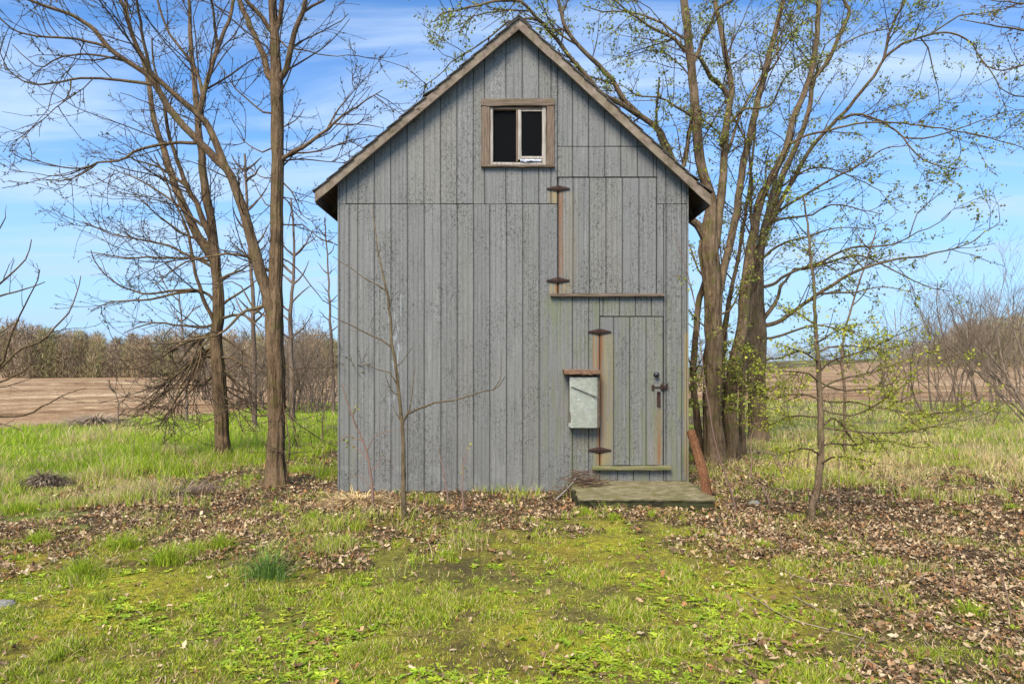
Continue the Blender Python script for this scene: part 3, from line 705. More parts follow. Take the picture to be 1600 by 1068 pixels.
def grow(P, Rr, r, per_m, tmin, L, ang, up, K, rr, wig, rmin=.003, zmin=.12, tmax=1.0, taperL=.45):
    """shoots on every path of a batch: returns a new batch (N,K,3),(N,K)"""
    N, K0, _ = P.shape; seg = np.linalg.norm(np.diff(P, axis=1), axis=2).sum(1)
    cnt = r.poisson(seg * per_m * (tmax - tmin)); idx = np.repeat(np.arange(N), cnt); n = len(idx)
    if n == 0: return np.zeros((0, K, 3)), np.zeros((0, K))
    t = r.uniform(tmin, tmax, n); f = t * (K0 - 1); i = np.minimum(f.astype(int), K0 - 2); u = (f - i)[:, None]
    p = P[idx, i] * (1 - u) + P[idx, i + 1] * u; T = unit(P[idx, i + 1] - P[idx, i]); rad = Rr[idx, i] * (1 - u[:, 0]) + Rr[idx, i + 1] * u[:, 0]
    q = unit(np.cross(T, unit(r.normal(size=(n, 3))))); a = r.uniform(ang[0], ang[1], n)[:, None]
    d = unit(np.cos(a) * T + np.sin(a) * q); ln = r.uniform(L[0], L[1], n) * (1 - taperL * t)
    ln = np.minimum(ln, np.maximum(seg[idx] * .8, L[0]))
    out = [p]; bend = unit(r.normal(size=(n, 3))) * wig
    for k in range(1, K):
        d = unit(d + bend * .5 + r.normal(size=(n, 3)) * wig + np.array([0, 0, up])); p = p + d * (ln / (K - 1))[:, None]
        p[:, 2] = np.maximum(p[:, 2], zmin + 0 * p[:, 2]); out.append(p)
    r0 = np.clip(np.minimum(rad * rr, ln * .011 + .001), rmin, None); taper = np.linspace(1, .35, K)
    return np.stack(out, 1), np.maximum(r0[:, None] * taper[None], rmin * .6)
def pts_on(P, r, per, tmin=.2):
    N, K, _ = P.shape; idx = np.repeat(np.arange(N), r.poisson(per, N)); n = len(idx); t = r.uniform(tmin, 1, n); f = t * (K - 1); i = np.minimum(f.astype(int), K - 2); u = (f - i)[:, None]
    return P[idx, i] * (1 - u) + P[idx, i + 1] * u
def leaf_mesh(C, r, size, tone, var=.2, droop=.3):
    """small lobed, folded leaves at centres C"""
    n = len(C); s = r.uniform(size[0], size[1], n)[:, None]
    a = unit(r.normal(size=(n, 3)) + np.array([0, 0, -droop])); b = unit(np.cross(a, unit(r.normal(size=(n, 3)) + 1e-3))); c = np.cross(a, b)
    P = [C, C + a * s * .35 + b * s * .55 + c * s * .12, C + a * s * 1.15, C + a * s * .35 - b * s * .55 + c * s * .12, C + a * s * .75 + c * s * -.05]
    P = [C, C + a * s * .30 + b * s * .52 + c * s * .12, C + a * s * .60 + b * s * .20, C + a * s * 1.1, C + a * s * .60 - b * s * .20, C + a * s * .30 - b * s * .52 + c * s * .12]
    V = np.stack(P, 1).reshape(-1, 3); i = np.arange(n)[:, None] * 6
    F = np.concatenate([i + np.array([[0, 1, 2, 5]]) * 1, i + np.array([[2, 3, 4, 5]])])
    t0 = np.asarray(tone); k = r.integers(0, len(t0), n); cc = t0[k] * (1 + var * r.normal(size=(n, 1))).clip(.5, 1.6)
    return V, F, np.repeat(cc, 6, 0)

class Tree:
    def __init__(s, name, label, cat, d, mat, tw, group=None, seed=0):
        s.name, s.label, s.cat, s.d, s.mat, s.tw, s.group = name, label, cat, d, mat, tw, group
        s.r = np.random.default_rng(seed); s.L = []        # limbs: dict(px, P, R)
        s.base = None
    def limb(s, pts, w0, w1, parent=None, dd=None, d0=None, wob=.004, root=False, n=None, prof=None):
        pts = np.asarray(pts, float); lp = np.linalg.norm(np.diff(pts, axis=0), axis=1).sum(); r = s.r
        if n is None: n = int(np.clip(lp / 14, 5, 40))
        q = resample(pts, n); u = np.linspace(0, 1, n)
        start = None; ds = s.d if d0 is None else d0
        if parent is not None:
            cand = [parent] if isinstance(parent, int) else range(len(s.L)); best = None
            for c in cand:
                for k, pp in enumerate(s.L[c]['q']):
                    e = np.hypot(*(pp - q[0]))
                    if best is None or e < best[0]: best = (e, c, k)
            e, c, k = best; ds = s.L[c]['D'][k]
            start = s.L[c]['P'][k]
        if dd is None: dd = r.choice([-1, 1]) * r.uniform(.15, .45) * lp * ds / 1000
        D = ds + dd * u ** 1.2
        P = np.stack([(q[:, 0] - 800) * D / FP, D - CAM_D, CAM_H + (HY - q[:, 1]) * D / FP], 1)
        P[1:] += r.normal(0, wob * ds / 8, (n - 1, 3))
        if start is not None: P[0] = start
        wd = (w0 + (w1 - w0) * u ** .85) if prof is None else np.interp(u, [p[0] for p in prof], [p[1] for p in prof])
        Rr = wd / 2 * D / FP
        if root:
            gz0 = float(gz(P[0, 0], P[0, 1])); P[0, 2] = gz0 - .06
            h = P[:, 2] - gz0; Rr = Rr * (1 + .32 * np.exp(-np.maximum(h, 0) / .10))
            if s.base is None: s.base = (float(P[0, 0]), float(P[0, 1]), gz0)
        s.L.append(dict(q=q, P=P, R=Rr, D=D, root=root)); return len(s.L) - 1
    def finish(s, lv, leaves=None, S_trunk=22, skip_low=None, buds=None, twig_from=.12):
        r = s.r; root = thing(s.name, s.label, s.cat, s.base, s.group); s.root = root
        for k, l in enumerate(s.L):
            wide = l['R'].max() > .04; l['R'] = l['R'] * (.86 if wide else .95)
            n = len(l['P']) * ((5 if l['root'] else 3) if wide else 1)
            P = resample(l['P'], n) if wide else l['P']; Rr = np.interp(np.linspace(0, 1, n), np.linspace(0, 1, len(l['R'])), l['R'])
            V, Q = tubes(P[None], Rr[None], (44 if l['root'] and S_trunk > 20 else S_trunk) if wide else 7, .15 if wide else .04, k + 3)
            put(mk('trunk' if l['root'] else 'limb', V, Q, s.mat, smooth=True), root)
        # shoots: level by level
        K0 = 12; A = np.stack([resample(l['P'], K0) for l in s.L]); B = np.stack([np.interp(np.linspace(0, 1, K0), np.linspace(0, 1, len(l['R'])), l['R']) for l in s.L])
        isr = np.array([l['root'] for l in s.L]); parts = []; last = []
        lev = [(A[~isr], B[~isr], twig_from)] + ([(A[isr], B[isr], skip_low if skip_low is not None else .4)] if isr.any() else [])
        cur = []
        for (a, b, tm) in lev:
            if len(a):
                p = dict(lv[0]); p['tmin'] = max(tm, p.get('tmin', 0)); cur.append(grow(a, b, r, **p))
        P1 = np.concatenate([c[0] for c in cur]); R1 = np.concatenate([c[1] for c in cur])
        if len(P1): parts.append(tubes(P1, R1, 4)); last.append(P1)
        for p in lv[1:]:
            P1, R1 = grow(P1, R1, r, **p)
            if len(P1): parts.append(tubes(P1, R1, 3)); last.append(P1)
        if parts:
            V, F, _ = join(parts); o = put(mk('twigs', V, F, s.tw, smooth=True, kind='stuff'), root)
        if leaves:
            C = [pts_on(P, r, leaves['per'] * (1 if i else .6), .25) for i, P in enumerate(last)]
            C.append(pts_on(A[~isr] if (~isr).any() else A, r, leaves.get('limb', 3), .3)); C = np.concatenate(C)
            m = leaves.get('clump', 3); C = np.repeat(C, m, 0) + r.normal(0, leaves.get('spread', .03), (len(C) * m, 3))
            V, F, cc = leaf_mesh(C, r, leaves['size'], leaves['tone'])
            put(mk('leaves', V, F, M_LEAF, cols=cc, kind='stuff'), root)
        if buds:
            C = np.concatenate([pts_on(P, r, buds['per'], .2) for P in last]); V, F, cc = leaf_mesh(C, r, buds['size'], buds['tone'])
            put(mk('buds', V, F, M_LEAF, cols=cc, kind='stuff'), root)
        return root
YG = [(.36, .39, .05), (.30, .34, .04), (.40, .40, .07), (.22, .27, .035)]
OL = [(.16, .14, .05), (.20, .19, .06), (.12, .09, .045), (.24, .24, .07)]
BR = [(.12, .075, .045), (.16, .11, .06), (.14, .14, .05)]
def LV(a=2.6,  la=(.5, 1.5), b=4.2, lb=(.22, .7), c=6, lc=(.08, .3), up=.04, ang=(.45, 1.1), wig=.13, rm=.0038, zmin=.12):
    return [dict(per_m=a, tmin=.0, L=la, ang=ang, up=up, K=7, rr=.45, wig=wig, rmin=rm * 1.5, zmin=zmin),
            dict(per_m=b, tmin=.12, L=lb, ang=ang, up=up, K=5, rr=.6, wig=wig, rmin=rm, zmin=zmin),
            dict(per_m=c, tmin=.15, L=lc, ang=ang, up=up, K=4, rr=.7, wig=wig, rmin=rm * .75, zmin=zmin)]

# ---------------------------------------------------------------- left trees
def left_front_tree():
    t = Tree('ash_tree', 'large forked bare tree just left of the barn, its trunk in leaf litter', 'tree', 8.2, M_BARK, M_TWIG, None, 1)
    t.limb([(432, 768), (431, 720), (433, 640), (431, 560), (428, 500), (430, 462), (432, 400), (433, 318), (434, 255), (433, 180), (432, 132), (430, 75), (427, 30), (425, 0), (422, -90), (415, -190)], 40, 13, root=True, dd=.4, prof=[(0, 36), (.1, 28), (.26, 31), (.33, 22), (.5, 21), (.66, 20), (.73, 14), (1, 9)])
    a = t.limb([(427, 500), (418, 462), (402, 405), (387, 351), (370, 300), (358, 270), (340, 250), (311, 222), (270, 177), (240, 129), (215, 105), (192, 93), (165, 69), (138, 39), (105, 21), (45, 0), (-30, -30)], 23, 3, 0, dd=-.8)
    b = t.limb([(352, 258), (338, 225), (325, 195), (310, 180), (276, 150), (240, 117), (222, 90), (205, 50), (196, 20), (185, -10), (170, -60)], 13, 4, a, dd=-.5)
    c = t.limb([(310, 182), (319, 144), (329, 111), (341, 72), (359, 27), (366, -5), (375, -60)], 9, 4, b, dd=.5)
    t.limb([(341, 74), (335, 40), (333, 18), (328, -10), (318, -50)], 5, 2.5, c)
    t.limb([(319, 146), (304, 105), (290, 85), (270, 60), (258, 39), (246, 0), (240, -40)], 6, 2.5, c)
    t.limb([(312, 224), (270, 223), (240, 228), (210, 237), (186, 252), (156, 253), (132, 262), (105, 262), (72, 255), (39, 240)], 6, 1.3, a, dd=-.6)
    t.limb([(156, 254), (132, 270), (99, 282), (69, 280), (50, 278)], 3, 1, len(t.L) - 1)
    t.limb([(232, 129), (186, 126), (162, 123), (126, 123), (84, 130), (51, 132), (15, 112), (0, 80)], 5.5, 1.5, a)
    t.limb([(116, 125), (102, 156), (81, 172)], 2.5, 1, len(t.L) - 1)
    t.limb([(165, 72), (120, 61), (75, 57), (30, 50), (0, 30), (-30, 0)], 5, 1.5, a)
    t.limb([(192, 94), (140, 85), (95, 90), (60, 105), (20, 70)], 4, 1.2, a)
    t.limb([(240, 128), (228, 80), (220, 40), (214, 0), (205, -60)], 6, 3, b)
    t.limb([(424, 132), (412, 90), (394, 45), (373, 0), (350, -60)], 12, 7, 0, dd=.6)
    t.limb([(442, 130), (451, 90), (460, 51), (473, 18), (478, -8), (482, -60)], 11, 6, 0, dd=-.5)
    t.limb([(473, 19), (487, 10), (505, 0), (530, -25)], 5, 2.5, len(t.L) - 1)
    t.limb([(428, 56), (412, 30), (385, 0), (360, -40)], 9, 5, 0)
    t.limb([(434, 48), (439, 20), (442, -5), (450, -70)], 9, 6, 0)
    k = t.limb([(444, 241), (466, 234), (490, 218), (508, 204), (526, 189), (550, 171), (575, 155), (598, 141)], 7.5, 1.4, 0, dd=-.4)
    t.limb([(512, 200), (522, 182), (535, 162), (548, 147), (562, 132)], 3.5, 1.2, k)
    t.limb([(516, 197), (550, 193), (575, 195), (598, 200)], 3, 1.1, k)
    t.limb([(445, 242), (490, 237), (520, 231), (538, 222), (580, 212)], 3.5, 1.2, 0, dd=.4)
    t.limb([(445, 258), (460, 249), (490, 250), (515, 252), (541, 255)], 3, 1.1, 0)
    t.limb([(425, 184), (406, 171), (370, 141), (355, 120), (340, 96)], 3.5, 1.2, 0)
    t.limb([(427, 238), (406, 237), (385, 225), (370, 205)], 3, 1.1, 0)
    t.limb([(445, 288), (457, 300), (464, 318), (470, 335)], 3, 1.2, 0)
    t.limb([(440, 60), (445, 72), (470, 78), (500, 85), (530, 88), (545, 86)], 3, 1.1, 0)
    t.limb([(438, 360), (470, 350), (500, 372), (520, 380)], 3, 1.2, 0)
    t.limb([(436, 400), (465, 420), (490, 452), (505, 470)], 3, 1.2, 0)
    t.limb([(424, 430), (395, 405), (360, 396), (330, 400), (288, 411), (261, 429), (240, 447)], 6, 1.5, 0, dd=.3)
    t.limb([(430, 470), (400, 482), (380, 486), (362, 505), (342, 522), (315, 528), (270, 535), (234, 537)], 6.5, 1.6, 0, dd=-.3)
    t.limb([(424, 500), (395, 480), (375, 445), (350, 440), (330, 452)], 4, 1.2, 0)
    t.limb([(425, 650), (405, 650), (380, 640), (352, 632)], 3.5, 1.5, 0, dd=-.3)
    t.limb([(445, 560), (460, 590), (452, 640), (465, 690), (460, 720)], 2.5, 1, 0, dd=-.25)
    t.limb([(436, 590), (444, 640), (452, 690), (448, 750)], 3, 1.5, 0, dd=-.25)
    for (x0, y0, x1, y1) in ((424, 430, 380, 380), (440, 300, 480, 350), (424, 330, 396, 280), (440, 200, 476, 170), (426, 280, 392, 262)):
        t.limb([(x0, y0), ((x0 + x1) / 2, (y0 + y1) / 2 + 6), (x1, y1)], 2.6, 1, 0)
    t.finish(LV(3.8, (.4, 1.7), 5.6, (.2, .75), 7.5, (.06, .26), up=.05, zmin=.5, rm=.0045), buds=dict(per=1.5, size=(.014, .03), tone=BR + OL), skip_low=.42)
left_front_tree()
def left_back_tree():
    t = Tree('maple_tree', 'bare many-stemmed tree with drooping lower branches, rooted in the green grass', 'tree', 11.0, M_BARK, M_TWIG, None, 2)
    t.limb([(350, 716), (347, 670), (345, 620), (342, 580), (338, 540), (341, 500), (341, 460), (338, 420), (336, 395), (334, 372), (327, 330), (321, 300), (315, 240), (310, 195), (306, 150), (300, 90), (296, 20), (290, -50)], 26, 4, root=True, dd=.6)
    t.limb([(338, 420), (330, 399), (312, 372), (300, 350), (288, 324), (276, 295), (270, 279), (255, 231), (240, 183), (233, 135), (225, 100), (205, 50), (195, 0), (185, -40)], 16, 4, 0, dd=.8)
    t.limb([(337, 400), (330, 372), (318, 345), (308, 322), (300, 306), (290, 285), (279, 255), (264, 210), (258, 168), (250, 140), (240, 100), (238, 60)], 12, 2.5, 0, dd=-.8)
    t.limb([(342, 520), (326, 486), (312, 450), (306, 429), (300, 400), (297, 375), (285, 340), (270, 310), (255, 270), (240, 240)], 8, 2, 0, dd=-.7)
    low = [[(340, 470), (312, 454), (270, 454), (234, 459), (189, 447), (153, 417), (141, 390)],
           [(312, 455), (280, 458), (225, 468), (174, 471), (141, 486)],
           [(338, 420), (306, 405), (246, 402), (195, 402), (135, 393)],
           [(336, 410), (294, 399), (264, 384), (210, 372), (174, 366), (129, 345)],
           [(330, 380), (288, 366), (255, 342), (225, 318), (207, 300)],
           [(325, 360), (290, 330), (250, 300), (215, 280), (170, 262)],
           [(338, 510), (300, 510), (240, 505), (195, 520)],
           [(340, 520), (288, 536), (240, 564), (210, 576), (168, 570)],
           [(342, 440), (365, 425), (385, 420), (400, 395)], [(342, 480), (370, 460), (398, 440), (415, 420)],
           [(340, 560), (365, 560), (390, 575), (415, 580)], [(345, 500), (372, 490), (395, 500), (412, 530)],
           [(290, 290), (250, 262), (210, 250), (180, 235)]]
    for q in low: t.limb(q, 5.5, 1.3, 'x')
    r = t.r
    for k in range(15):
        y0 = r.uniform(500, 600); x1 = r.uniform(205, 300); y1 = r.uniform(600, 668)
        t.limb([(340, y0), (318 - r.uniform(0, 8), y0 + 12), ((340 + x1) / 2, (y0 + y1) / 2 - r.uniform(-5, 22)), (x1, y1)], 4, 1.3, 0)
    for k in range(8):
        y0 = r.uniform(520, 620); x1 = r.uniform(365, 420)
        t.limb([(344, y0), (356, y0 + 5), (x1, y0 + r.uniform(10, 70))], 3.5, 1.2, 0)
    t.finish(LV(3.4, (.4, 1.7), 5.2, (.2, .9), 6.5, (.08, .32), up=.03, zmin=.15, rm=.0048), buds=dict(per=1.3, size=(.018, .035), tone=BR + OL), skip_low=.3)
left_back_tree()
def edge_tree():
    t = Tree('bare_tree', 'bare tree past the left edge, thin branches reaching in over the field', 'tree', 8.6, M_BARK, M_TWIG, None, 3)
    t.limb([(-110, 760), (-108, 700), (-100, 640), (-92, 560), (-95, 460), (-90, 360), (-100, 250), (-95, 100)], 30, 8, root=True, dd=.1)
    for q in ([(-92, 600), (-50, 595), (0, 571), (12, 540), (24, 508), (40, 475), (54, 448), (62, 421)],
              [(-60, 596), (0, 574), (30, 546), (67, 532), (88, 508), (108, 488), (121, 455), (127, 431)],
              [(-96, 620), (-50, 612), (0, 596), (40, 578), (61, 542)],
              [(-93, 520), (-50, 480), (0, 444), (24, 421), (40, 404), (50, 374)],
              [(-100, 660), (-50, 650), (0, 650), (40, 648), (67, 633), (104, 616), (135, 606)],
              [(-93, 500), (-40, 475), (0, 462), (40, 452), (70, 440)],
              [(-95, 420), (-50, 390), (-10, 370), (8, 340)], [(-100, 680), (-40, 662), (0, 662), (35, 672)],
              [(-94, 560), (-40, 545), (0, 520), (30, 500)]):
        t.limb(q, 6, 1.4, 'x')
    t.finish(LV(2.2, (.3, .8), 3.5, (.15, .45), 3, (.08, .2), up=.10), skip_low=.3)
edge_tree()
# thin trees behind, each its own
def thin(name, label, pts, d, w0, w1, seed, limbs=10, group=None, mat=None, tw=None, lv=None, leaves=None, cat='tree', reach=40, side=0):
    t = Tree(name, label, cat, d, mat or M_BARK_FAR, tw or M_TWIG, group, seed)
    t.limb(pts, w0, w1, root=True, dd=.3)
    p = t.L[0]['q']; r = t.r
    for k in range(limbs):
        i = int(r.uniform(.3, .95) * (len(p) - 1)); s = r.choice([-1, 1]) if not side else side; L = r.uniform(.5, 1.1) * reach
        x, y = p[i]; t.limb([(x, y), (x + s * L * .45, y - L * .4), (x + s * L * .8, y - L * r.uniform(.6, 1.3))], w1 * 1.3, w1 * .35, 0)
    t.finish(lv or LV(2.0, (.4, 1.1), 3, (.2, .6), 3, (.1, .3), up=.06, rm=.005), leaves=leaves, S_trunk=10, skip_low=.35)
thin('thin_tree', 'straight slender tree between the two big bare trunks, behind them', [(397, 640), (397, 560), (396, 480), (393, 430), (389, 380), (385, 300), (382, 240)], 16, 10, 4, 11, 12)
thin('thin_tree', 'short dark slender tree standing at the grass edge left of the drooping branches', [(291, 657), (291, 600), (287, 540), (284, 500), (280, 455)], 18.5, 6, 2, 12, 12)
thin('thin_tree', 'slim bare tree rising out of the brush right of the forked tree', [(456, 635), (455, 560), (453, 498), (458, 440), (459, 380), (455, 310)], 19, 11, 3, 13, 12)
thin('thin_tree', 'slim bare tree close against the left edge of the barn', [(521, 606), (519, 560), (516, 490), (513, 430), (510, 385), (507, 340)], 21, 7, 2, 14, 10, reach=26)
thin('thin_tree', 'low bare sapling alone in front of the ploughed field on the left', [(185, 668), (185, 645), (185, 626), (180, 612), (170, 600)], 16, 3, 1.5, 15, 7, cat='sapling', reach=22, lv=LV(2.5, (.2, .5), 3, (.1, .3), 0, (.1, .2), up=.06, rm=.005))
thin('thin_tree', 'knee-high thin sapling in the grass between the forked tree and the barn', [(505, 698), (504, 680), (503, 660), (506, 640), (510, 625)], 12.4, 3, 1.2, 16, 5, cat='sapling', reach=15, lv=LV(2.5, (.1, .3), 2, (.1, .2), 0, (.1, .2)))

def shrub(name, label, px, d, n, h, spread, mat, seed, group=None, w=.018, lean=0, tone=None, lv=None, leaves=None, cat='bush'):
    r = np.random.default_rng(seed); x = (px - 800) * d / FP; y = d - CAM_D; z = float(gz(x, y))
    root = thing(name, label, cat, (x, y, z), group); K = 8; a = r.uniform(0, 2 * np.pi, n); P = [np.stack([x + .25 * spread * np.cos(a) * r.uniform(0, .6, n), y + .25 * spread * np.sin(a) * r.uniform(0, .6, n), np.full(n, z - .03)], 1)]
    dr = unit(np.stack([np.cos(a) * r.uniform(.1, .7, n) * spread / h + lean, np.sin(a) * r.uniform(.1, .7, n) * spread / h, np.ones(n)], 1)); hh = h * r.uniform(.55, 1.0, n)
    bend = r.normal(0, .07, (n, 3))
    for k in range(1, K): dr = unit(dr + bend + r.normal(0, .06, (n, 3)) + [0, 0, .02]); P.append(P[-1] + dr * (hh / (K - 1))[:, None])
    P = np.stack(P, 1); Rr = w * r.uniform(.6, 1.2, n)[:, None] * np.linspace(1, .3, K)[None]
    for i in range(n):
        V, Q = tubes(P[i:i + 1], Rr[i:i + 1], 6); put(mk('stem', V, Q, mat, smooth=True), root)
    parts = []; last = [P]; A, B = P, Rr
    for p in (lv or [dict(per_m=2.4, tmin=.25, L=(.25 * h, .5 * h), ang=(.3, .8), up=.1, K=6, rr=.5, wig=.08, rmin=.006), dict(per_m=3.2, tmin=.1, L=(.1 * h, .28 * h), ang=(.3, .8), up=.1, K=5, rr=.6, wig=.08, rmin=.005), dict(per_m=3, tmin=.1, L=(.05 * h, .14 * h), ang=(.3, .8), up=.08, K=3, rr=.7, wig=.1, rmin=.004)]):
        A, B = grow(A, B, r, **p)
        if len(A): parts.append(tubes(A, B, 3)); last.append(A)
    if parts:
        V, F, _ = join(parts); put(mk('twigs', V, F, mat, smooth=True, kind='stuff'), root)
    if leaves:
        C = np.concatenate([pts_on(q, r, leaves['per'], .2) for q in last]); V, F, cc = leaf_mesh(C, r, leaves['size'], leaves['tone']); put(mk('leaves', V, F, M_LEAF, cols=cc, kind='stuff'), root)
    return root
M_BRUSH = bark_mat('brush_bark', (.17, .12, .085), (.27, .20, .15), 0, .5)
M_BRUSH2 = bark_mat('purple_brush_bark', (.16, .115, .08), (.27, .20, .145), 0, .5)
small = [dict(per_m=3.0, tmin=.2, L=(.5, 1.3), ang=(.3, .9), up=.03, K=5, rr=.5, wig=.12, rmin=.007), dict(per_m=3.2, tmin=.1, L=(.3, .8), ang=(.3, 1.0), up=.02, K=4, rr=.6, wig=.12, rmin=.006)]
thick = [(372, 24, 3.2), (400, 27, 3.6), (424, 23, 3.2), (448, 22, 3.6), (468, 24, 3.0), (488, 22, 2.8), (505, 25, 3.0), (340, 27, 2.6), (318, 30, 2.6), (440, 30, 4.2), (480, 30, 4.0)]
TL = ['brown bush seen between the two big left trunks, left half of the gap', 'brown bush seen between the two big left trunks, right half of the gap', 'bush directly behind the lower forked trunk', 'bush just right of the forked trunk, at the grass line', 'third bush from the barn in the thicket, behind the slim tree', 'low bush in the thicket nearest the barn, in front', 'bush against the left edge of the barn, set back', 'small bush just left of the back trunk foot', 'leftmost small bush of the thicket, on the field side', 'taller bush far back right of the forked trunk', 'taller bush far back near the barn edge']
for i, (px, d, h) in enumerate(thick):
    shrub('brush_bush', TL[i], px, d, 17, h, 2.6, M_BRUSH, 50 + i, 'bushes in the thicket left of the barn', .022, lv=small, leaves=dict(per=.25, size=(.04, .08), tone=OL))

# ---------------------------------------------------------------- right trees
MLV = dict(per=1.2, size=(.020, .052), tone=YG + OL[:2], clump=3, spread=.04, limb=42)
def right_maple():
    t = Tree('maple_clump', 'big multi-stemmed tree coming into leaf right behind the barn corner', 'tree', 10.5, M_BARK_R, M_TWIG_R, None, 4)
    a = t.limb([(1118, 722), (1115, 680), (1113, 620), (1114, 560), (1115, 520), (1114, 480), (1112, 430), (1107, 385), (1110, 345), (1112, 320), (1107, 300), (1095, 255), (1089, 195), (1083, 129), (1078, 84), (1074, 45), (1068, 0), (1060, -80)], 44, 12, root=True, dd=.3, prof=[(0, 42), (.08, 32), (.3, 30), (.41, 34), (.5, 19), (.62, 16), (.88, 13), (1, 10)])
    b = t.limb([(1116, 400), (1120, 355), (1128, 300), (1131, 255), (1134, 204), (1140, 159), (1143, 132), (1134, 90), (1125, 39), (1117, 0), (1110, -60)], 16, 7, a, dd=.6)
    c = t.limb([(1108, 392), (1094, 358), (1078, 340), (1064, 300), (1052, 255), (1029, 204), (999, 180), (978, 160), (950, 118), (918, 86), (886, 48), (872, 0), (862, -50)], 15, 5, a, dd=-.9)
    t.limb([(1078, 330), (1066, 275), (1071, 250), (1080, 190), (1085, 165)], 9, 6, c, dd=.3)
    e = t.limb([(1000, 182), (968, 160), (937, 143), (889, 86), (862, 52), (851, 41), (825, 13), (812, 3), (783, 1), (749, 8), (711, 17), (690, 21), (678, 33)], 11, 2, c, dd=-.7)
    t.limb([(830, 18), (812, 16), (777, 18), (742, 25), (727, 37), (718, 52)], 3, 1.1, e)
    t.limb([(862, 52), (839, 31), (812, 31), (795, 33), (770, 54), (742, 75), (709, 93), (688, 116), (655, 138)], 4, 1.1, e)
    t.limb([(905, 70), (884, 60), (866, 46), (852, 20), (840, -10)], 4, 1.5, c)
    t.limb([(1060, 270), (1030, 215), (1026, 170), (1030, 120)], 8, 3, c)
    t.limb([(1138, 150), (1124, 130), (1110, 120), (1102, 105), (1093, 88)], 9, 7, b)
    t.limb([(1090, 95), (1098, 60), (1110, 39), (1119, 18), (1135, 5), (1160, -10)], 8, 4, a)
    t.limb([(1077, 84), (1050, 60), (1020, 45), (996, 27), (975, 15), (950, -10)], 7, 2, a)
    t.limb([(1076, 66), (1040, 40), (1005, 24), (975, 18), (940, 18), (910, 8)], 5, 1.5, a)
    t.limb([(1080, 120), (1062, 100), (1040, 84), (1008, 78)], 3, 1.2, a); t.limb([(1086, 180), (1060, 170), (1035, 153), (1000, 150), (970, 130)], 5, 1.3, a)
    t.limb([(1130, 250), (1122, 205), (1100, 190), (1095, 185)], 4, 2, b); t.limb([(1134, 204), (1160, 172), (1205, 165), (1220, 130), (1250, 100), (1300, 85)], 5, 1.2, b)
    t.limb([(1131, 255), (1150, 200), (1165, 160), (1190, 120), (1215, 80), (1245, 45), (1280, 22)], 6, 1.5, b)
    f = t.limb([(1122, 470), (1129, 430), (1141, 379), (1150, 334), (1155, 300), (1161, 255), (1173, 210), (1182, 165), (1194, 120), (1206, 69), (1221, 15), (1228, -20), (1240, -80)], 15, 7.5, a, dd=1.0)
    t.limb([(1161, 250), (1166, 220), (1150, 190), (1130, 140), (1140, 90), (1150, 30)], 4, 1.5, f)
    t.limb([(1195, 118), (1215, 95), (1216, 60), (1232, 30), (1250, -10)], 4, 1.5, f)
    g = t.limb([(1146, 712), (1143, 670), (1141, 620), (1146, 580), (1153, 545), (1162, 500), (1162, 475), (1170, 415), (1178, 365), (1183, 335), (1190, 308), (1209, 270), (1227, 234), (1239, 186), (1257, 144), (1272, 90), (1278, 30), (1279, 0), (1282, -70)], 24, 9, root=True, dd=1.3, d0=10.7, prof=[(0, 25), (.2, 20), (.35, 18), (.5, 13), (.7, 10), (1, 6)])
    t.limb([(1178, 370), (1172, 330), (1175, 290), (1172, 250), (1170, 215)], 6, 2, g)
    t.limb([(1227, 234), (1250, 215), (1290, 205), (1330, 195), (1372, 190), (1440, 196), (1489, 204), (1540, 213), (1600, 231)], 4.5, 1.3, g, dd=-.6)
    t.limb([(1257, 144), (1282, 110), (1300, 80), (1335, 60), (1370, 48), (1410, 42)], 4, 1.2, g)
    t.limb([(1130, 500), (1150, 470), (1160, 440), (1190, 430)], 4, 1.5, a); t.limb([(1118, 440), (1096, 430), (1075, 378), (1066, 372)], 4, 2, a)
    t.limb([(1118, 520), (1095, 505), (1076, 485), (1060, 480)], 3.5, 1.5, a)
    t.limb([(1095, 712), (1090, 660), (1084, 600), (1086, 540), (1090, 490), (1097, 454), (1108, 425)], 13, 10, root=True, dd=.1, d0=10.9)
    t.limb([(1132, 705), (1130, 640), (1129, 580), (1134, 500), (1148, 430), (1163, 345), (1176, 250), (1180, 180)], 12, 3, root=True, dd=.4, d0=11.2)
    t.limb([(1160, 700), (1160, 600), (1170, 500), (1186, 400), (1206, 300), (1236, 200), (1262, 120), (1275, 60)], 12, 3, root=True, dd=.6, d0=11.4)
    r = t.r
    for k in range(13):       # low leafy shoots round the foot
        y0 = r.uniform(540, 660); x0 = r.choice([1118, 1146]); s = r.choice([-1, 1, 1]); L = r.uniform(25, 75)
        t.limb([(x0, y0), (x0 + s * L * .4, y0 - 8), (x0 + s * L, y0 + r.uniform(-25, 25))], 2.5, 1, 0 if x0 == 1118 else g, dd=-abs(r.normal(.5, .3)))
    t.finish(LV(3.6, (.4, 1.8), 5.2, (.2, .9), 6.5, (.06, .28), up=.03, zmin=.2, rm=.0045), leaves=MLV, skip_low=.32)
right_maple()
